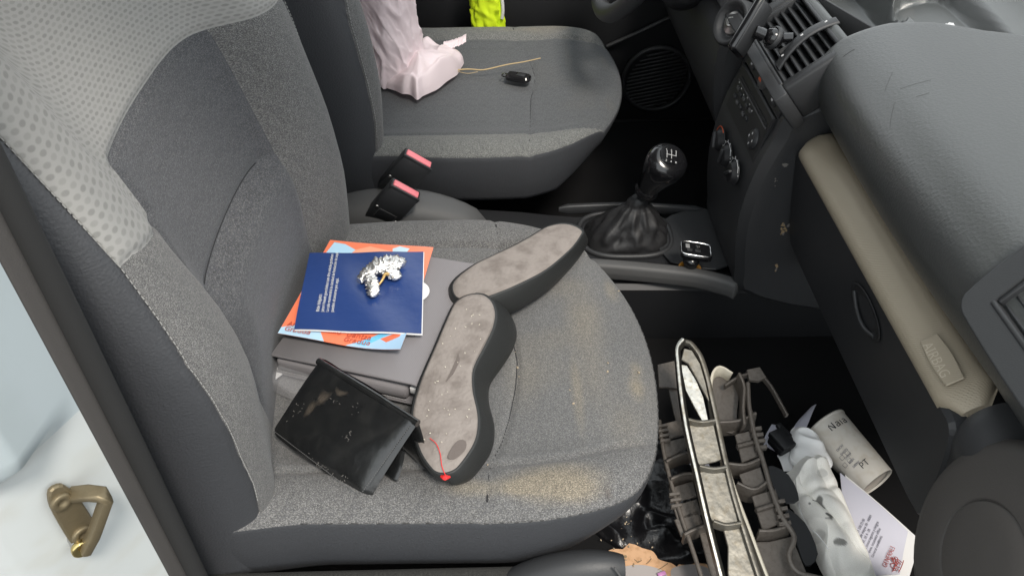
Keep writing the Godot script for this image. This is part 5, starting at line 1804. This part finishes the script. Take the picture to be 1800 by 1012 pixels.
	for q in [["N", .019, -.30], ["a", .019, -.09], ["i", .019, .06], ["a", .019, .15]]:
		words(c, q[0], .0155, rad.call(q[1], -q[2] * 1.6 + .10, 1.0), M.ink, "handwriting")
	words(c, "PT", .013, rad.call(.088, .72, 1.0), M.ink, "handwriting")
	for k in 4:
		var tt: Transform3D = rad.call(.062 + .010 * (k % 2), .70 + .16 * k, 1.0)
		part("tick_box", tube([tt * Vector3(-.003, -.003, 0), tt * Vector3(.003, -.003, 0), tt * Vector3(.003, .003, 0), tt * Vector3(-.003, .003, 0), tt * Vector3(-.003, -.003, 0)], .0003, 4, 1), M.print_grey, c)
	for k in 5:
		words(c, ["DECAF", "SHOTS", "SYRUP", "MILK", "DRINK"][k], .0035, rad.call(.050 + .008 * k, .98, 1.0), M.print_grey)
	# leaflet with the red lion
	var lf := thing("white_leaflet", "white folded leaflet with grey print and small red emblem on the floor", "leaflet", Vector3(.53, .03, -.62))
	var o := lf.position
	var A := Vector3(.470, .036, -.545) - o
	var B := Vector3(.545, .030, -.548) - o
	var C := Vector3(.590, .032, -.604) - o
	var Dd := Vector3(.512, .040, -.716) - o
	paper("front_page", A, B + Vector3(-.006, .004, -.004), C + Vector3(-.016, .006, -.010), Dd, func(u, v): return .004 * sin(u * 3.0) + .0015 * sin(v * 5 + u * 2), M.lilac_paper, lf, .0006)
	paper("back_page", A + Vector3(.004, -.004, .004), B + Vector3(.004, -.002, .004), C, Dd + Vector3(.008, -.004, .002), func(u, v): return .002 * sin(u * 3.0), M.white_paper, lf, .0006)
	var ex := Vector3(-.10, 0, -.15).normalized()
	ex = Vector3(.45, 0, -.89).normalized()
	var eb := axes(Vector3(-.62, 0, .78).normalized() * -1.0, Vector3(-.78, 0, -.62))
	var lines := ["General conditions", "www. insurance office", "Consorseguros y riesgos", "NIF. DE 4 - 28", "Calle mayor 30 - 48001", "T. 91 230 23 00"]
	for k in 6:
		words(lf, lines[k], .0042, T(Vector3(.508 - .0065 * k * .3, .0415, -.575 - .0068 * k) - o, eb), M.print_grey)
	words(lf, "GENERALI", .0085, T(Vector3(.519, .0418, -.560) - o, eb), M.logo_red)
	# winged lion emblem, as a flat print
	var et := T(Vector3(.540, .0408, -.563) - o, eb)
	for q in [[-.011, -.0035, -.004, -.004, .004, -.004, .011, -.0035], [-.008, -.003, -.007, .001, -.0095, .004, -.008, .0075, -.004, .0085, -.0025, .006], [-.0025, .006, .001, .0045, .005, .0055, .0075, .003, .0065, -.003], [-.004, .0015, .0, .0015, .004, .001], [-.003, -.003, -.0035, .0, -.002, .003], [.003, -.003, .0035, .0005, .0055, .002], [-.001, .0055, .002, .0095, .0065, .0105, .0045, .0075, .008, .008, .005, .0055], [.0075, .003, .010, .005, .0095, .008], [-.0095, .004, -.0115, .0015, -.0095, .0005], [.001, .006, .003, .0085, .0055, .009]]:
		var stroke := []
		for k in range(0, q.size(), 2): stroke.append(et * Vector3(q[k], q[k + 1], 0))
		part("emblem", tube(stroke, .00055, 4, 3), M.logo_red, lf)
	for k in 2:
		part("emblem_rule", rbox(Vector3(.022, .0007, .0003), .0001, Vector3(.5345 + k * .002, .0405, -.5615 - k * .0015) - o, eb), M.logo_red, lf)
	# crumpled white cloth
	var cl := thing("white_cloth", "crumpled white cloth with black grease smears in the footwell", "cloth", Vector3(.45, .03, -.64))
	o = cl.position
	var ol := P([.462, -.760, .448, -.742, .436, -.715, .420, -.705, .4145, -.690, .418, -.660, .421, -.630, .425, -.590, .428, -.555, .436, -.52, .445, -.47, .50, -.47, .492, -.53, .492, -.575, .494, -.62, .495, -.665, .494, -.70, .488, -.73, .478, -.752])
	var ol2 := PackedVector2Array()
	for p in smooth2(ol, 11): ol2.append(p - Vector2(o.x, o.z))
	var cg := pad(ol2, .018, .032, .017, 34, 84, 4, 2.4, func(p, y, r):
		var zz: float = p.y + o.z
		var ph: float = (p.x * 1.0 - p.y * .22) * 95.0 + 2.2 * nz.get_noise_2d(p.x * 60, p.y * 40)
		var b: float = (absf(sin(ph)) - .5) * .0085 * (1 - r * r * r) - .004 * (1.0 - absf(sin((p.y + p.x * .5) * 70.0 + 1.5 * nz.get_noise_2d(p.x * 90, p.y * 50 + 7)))) * (1 - r)
		return y + b + .010 * smoothstep(-.66, -.72, zz) * (1 - r) - .006 * dip(zz + .665 + (p.x) * .3, .006))
	for k in cg.v.size():
		var p := cg.v[k]
		var n := nz.get_noise_3d(p.x * 90, 3, p.z * 90) + .7 * nz.get_noise_3d(p.x * 260, 5, p.z * 260)
		var d := 0.0
		for q in [[-.006, .030, .009, .006, 1.0], [.000, .022, .006, .004, .9], [-.001, .002, .005, .013, .8], [-.008, -.006, .007, .003, .8], [-.016, .0, .003, .004, .8], [-.012, -.012, .004, .003, .8], [.003, .065, .006, .004, .75], [-.018, .055, .004, .008, .3], [.02, -.05, .01, .006, .3], [-.027, -.03, .003, .02, .6]]:
			d = maxf(d, q[4] * smoothstep(1.0, .7, Vector2((p.x - q[0]) / q[2], (p.z - q[1]) / q[3]).length() + n * 2.0))
		cg.c.append(Color(1, 1, 1).lerp(Color(.06, .06, .06), clampf(d, 0, .92)))
	part("cloth_folds", cg, M.cloth, cl)
	var nap := thing("paper_napkin", "thin white paper napkin bunched above the stained cloth", "napkin", Vector3(.462, .050, -.742))
	var ng := pad(smooth2(P([-.020, -.006, -.010, -.040, .006, -.050, .020, -.035, .030, -.004, .034, .026, .010, .034, -.014, .030, -.028, .016]), 6), .006, .024, .014, 52, 40, 8)
	part("napkin_folds", ng, M.cloth_plain, nap)
	# loose scraps
	var sc := thing("torn_card", "torn tan cardboard sheet on the floor in front of the seat", "cardboard", Vector3(.2, .010, -.585))
	var tc := P([-.048, -.028, -.040, -.031, -.026, -.030, -.016, -.039, -.008, -.037, .002, -.031, .014, -.027, .026, -.018, .038, -.008, .046, -.001, .054, -.010, .066, -.008, .088, -.004, .10, .01, .12, .04, .12, .09, -.06, .09, -.052, .02])
	var tg := prism(tc, .0025, .0004, T(Vector3.ZERO, R(90, 0, 0)))
	part("sheet", tg, M.card, sc)
	part("printed_area", prism(smooth2(P([-.040, .004, -.02, -.004, .0, -.004, .02, .002, .03, .012, .03, .08, -.04, .08]), 4), .0006, .0001, T(Vector3(0, .0006, 0), R(90, 0, 0))), M.grey_paper, sc)
	part("printed_area", prism(smooth2(P([.036, .006, .052, -.002, .072, -.003, .09, .004, .10, .02, .10, .08, .034, .08]), 4), .0006, .0001, T(Vector3(0, .0006, 0), R(90, 0, 0))), M.grey_paper, sc)
	for q in [[-.024, -.018, .0022], [-.006, -.010, .001], [-.014, -.006, .0012]]:
		part("stain_spot", lathe([Vector2(0, .0004), Vector2(q[2], .0003), Vector2(q[2] * 1.1, 0)], 10, T(Vector3(q[0], .0004, q[1]))), M.mud, sc)
	for q in [[-.012, -.013, -.008, -.008], [-.008, -.008, -.002, -.012], [.004, -.006, .012, -.014], [.018, .004, .034, -.006]]:
		part("crack", tube([Vector3(q[0], .0005, q[1]), Vector3((q[0] + q[2]) * .5 + .001, .0005, (q[1] + q[3]) * .5), Vector3(q[2], .0005, q[3])], .0006, 4, 3), M.mud, sc)
	part("pink_scrap", rbox(Vector3(.012, .003, .006), .001, Vector3(.022, .004, .012), R(0, 20, 0)), mk(Color(.55, .25, .5), .4), sc)
	var bb := thing("black_plastic_bag", "shiny crumpled black plastic bag spread on the passenger floor", "plastic bag", Vector3(.22, .004, -.68))
	part("bag_folds", pad(smooth2(P([-.09, -.03, -.06, -.10, .0, -.13, .07, -.12, .10, -.04, .09, .06, .05, .092, .0, .085, -.05, .062, -.085, .03]), 6), .0, .018, .018, 44, 60, 12), M.bag_black, bb)
	for q in [[.305, .045, -.715, 12, .028, .05, "small pale blue paper scrap under the chrome bar", 0], [.430, .040, -.785, -35, .022, .045, "pale blue paper strip tucked under the black clip", 0], [.472, .066, -.790, -40, .024, .075, "pale blue folded paper standing between cup and napkin", 60], [.434, .052, -.728, 4, .024, .03, "white paper corner poking out left of the napkin", 10]]:
		var s := thing("paper_scrap", q[6], "paper scrap", Vector3(q[0], q[1], q[2]), deg_to_rad(q[3]), "paper scraps in the footwell")
		s.rotation.z = deg_to_rad(q[7])
		part("scrap", grid(8, 8, func(u, v): return Vector3((u - .5) * q[4], .004 * sin(u * 2 + v * 3), (v - .5) * q[5])), M.lilac_paper if q[7] != 10 else M.white_paper, s)
	var bk := thing("broken_clip", "small broken black plastic clip lying between the bracket and the napkin", "plastic clip", Vector3(.432, .06, -.757), deg_to_rad(25))
	part("clip_body", rbox(Vector3(.034, .016, .032), .004), M.dark_plastic, bk)
	part("clip_step", rbox(Vector3(.024, .010, .036), .002, Vector3(-.004, .010, 0)), M.dark_plastic, bk)
	part("clip_tab", rbox(Vector3(.010, .006, .05), .002, Vector3(.016, .002, -.006)), M.dark_plastic, bk)
	# seat lever cover at the door side
	var lv := thing("seat_lever", "rounded black plastic seat adjuster cover beside the front of the cushion", "seat lever", Vector3(.085, .195, -.462))
	var loops := []
	for k in 21:
		var f := k / 20.0
		var hh := .038 * pow(sin(clampf(f * .80 + .12, 0, .995) * PI), .55)
		var ll := []
		for s in 24:
			var a := TAU * s / 24
			ll.append(Vector3(lerpf(-.08, .050, f), .030 + hh * sin(a) - .035 * (1 - f), .026 * pow(sin(clampf(f * .8 + .12, 0, .995) * PI), .4) * cos(a)))
		loops.append(ll)
	part("cover", loft(loops), M.plastic, lv)
	part("cover_seam", tube([Vector3(.036, .058, .014), Vector3(.046, .040, .020), Vector3(.048, .015, .020)], .0012, 6, 4), M.grey_plastic, lv)
	# a thread, crumbs and grit
	var th := thing("loose_thread", "thin white thread looping beside the stained white cloth", "thread", Vector3(.40, .09, -.60))
	part("strand", tube([Vector3(.012, .0, -.03), Vector3(.008, .006, -.012), Vector3(.013, .002, .008), Vector3(.020, .006, .022), Vector3(.03, .0, .04)], .0005, 5, 6), M.white_paper, th)
	var cr := Geo.new()
	rng.seed = 5
	for k in 90:
		var p := Vector3(rng.randf_range(.14, .26), .012, rng.randf_range(-.70, -.585))
		if k < 16:
			p = Vector3([.016, .022, .027, .024, -.012, .09, .14, .172, .178][k % 9] + rng.randfn() * .004, 0, -.757 + [.0, .03, .06, -.03, .2, .1, .06, -.09, .07][k % 9] + rng.randfn() * .012)
			p.y = _cushion_y(Vector2(p.x, p.z + .757), .5) + .0006
		var cs := rng.randf_range(.0006, .0017)
		cr.add(rbox(Vector3(cs * 2.2, cs * 1.3, cs * 1.6), cs * .4, p, R(rng.randf() * 90, rng.randf() * 180, 0), 2))
	var co := part("crumbs", cr, M.crumb, self)
	tag(co, "tan crumbs and grit on the seat seam and the floor", "crumbs", "", "stuff")
	var fo := part("food_scrap", loft(_crumple([Vector3(.566, .618, -.975), Vector3(.574, .622, -.966), Vector3(.584, .620, -.957), Vector3(.590, .616, -.950)], [.004, .008, .007, .003], 4)), M.white_paper, self)
	tag(fo, "crumpled white paper scrap in the tray on top of the dashboard", "paper scrap")

func _strip(pts: Array, w: float, h: float) -> Array:   # loops of a thin upright rib along a path
	var p := smooth_path(pts, 5)
	var o := []
	for k in p.size():
		var d: Vector3 = (p[mini(k + 1, p.size() - 1)] - p[maxi(k - 1, 0)]).normalized()
		var x := d.cross(Vector3.UP).normalized()
		var u := x.cross(d)
		o.append([p[k] + x * w + u * h, p[k] + x * w * .3 + u * h * 1.1, p[k] - x * w + u * h, p[k] - x * w - u * h, p[k] + x * w - u * h])
	return o
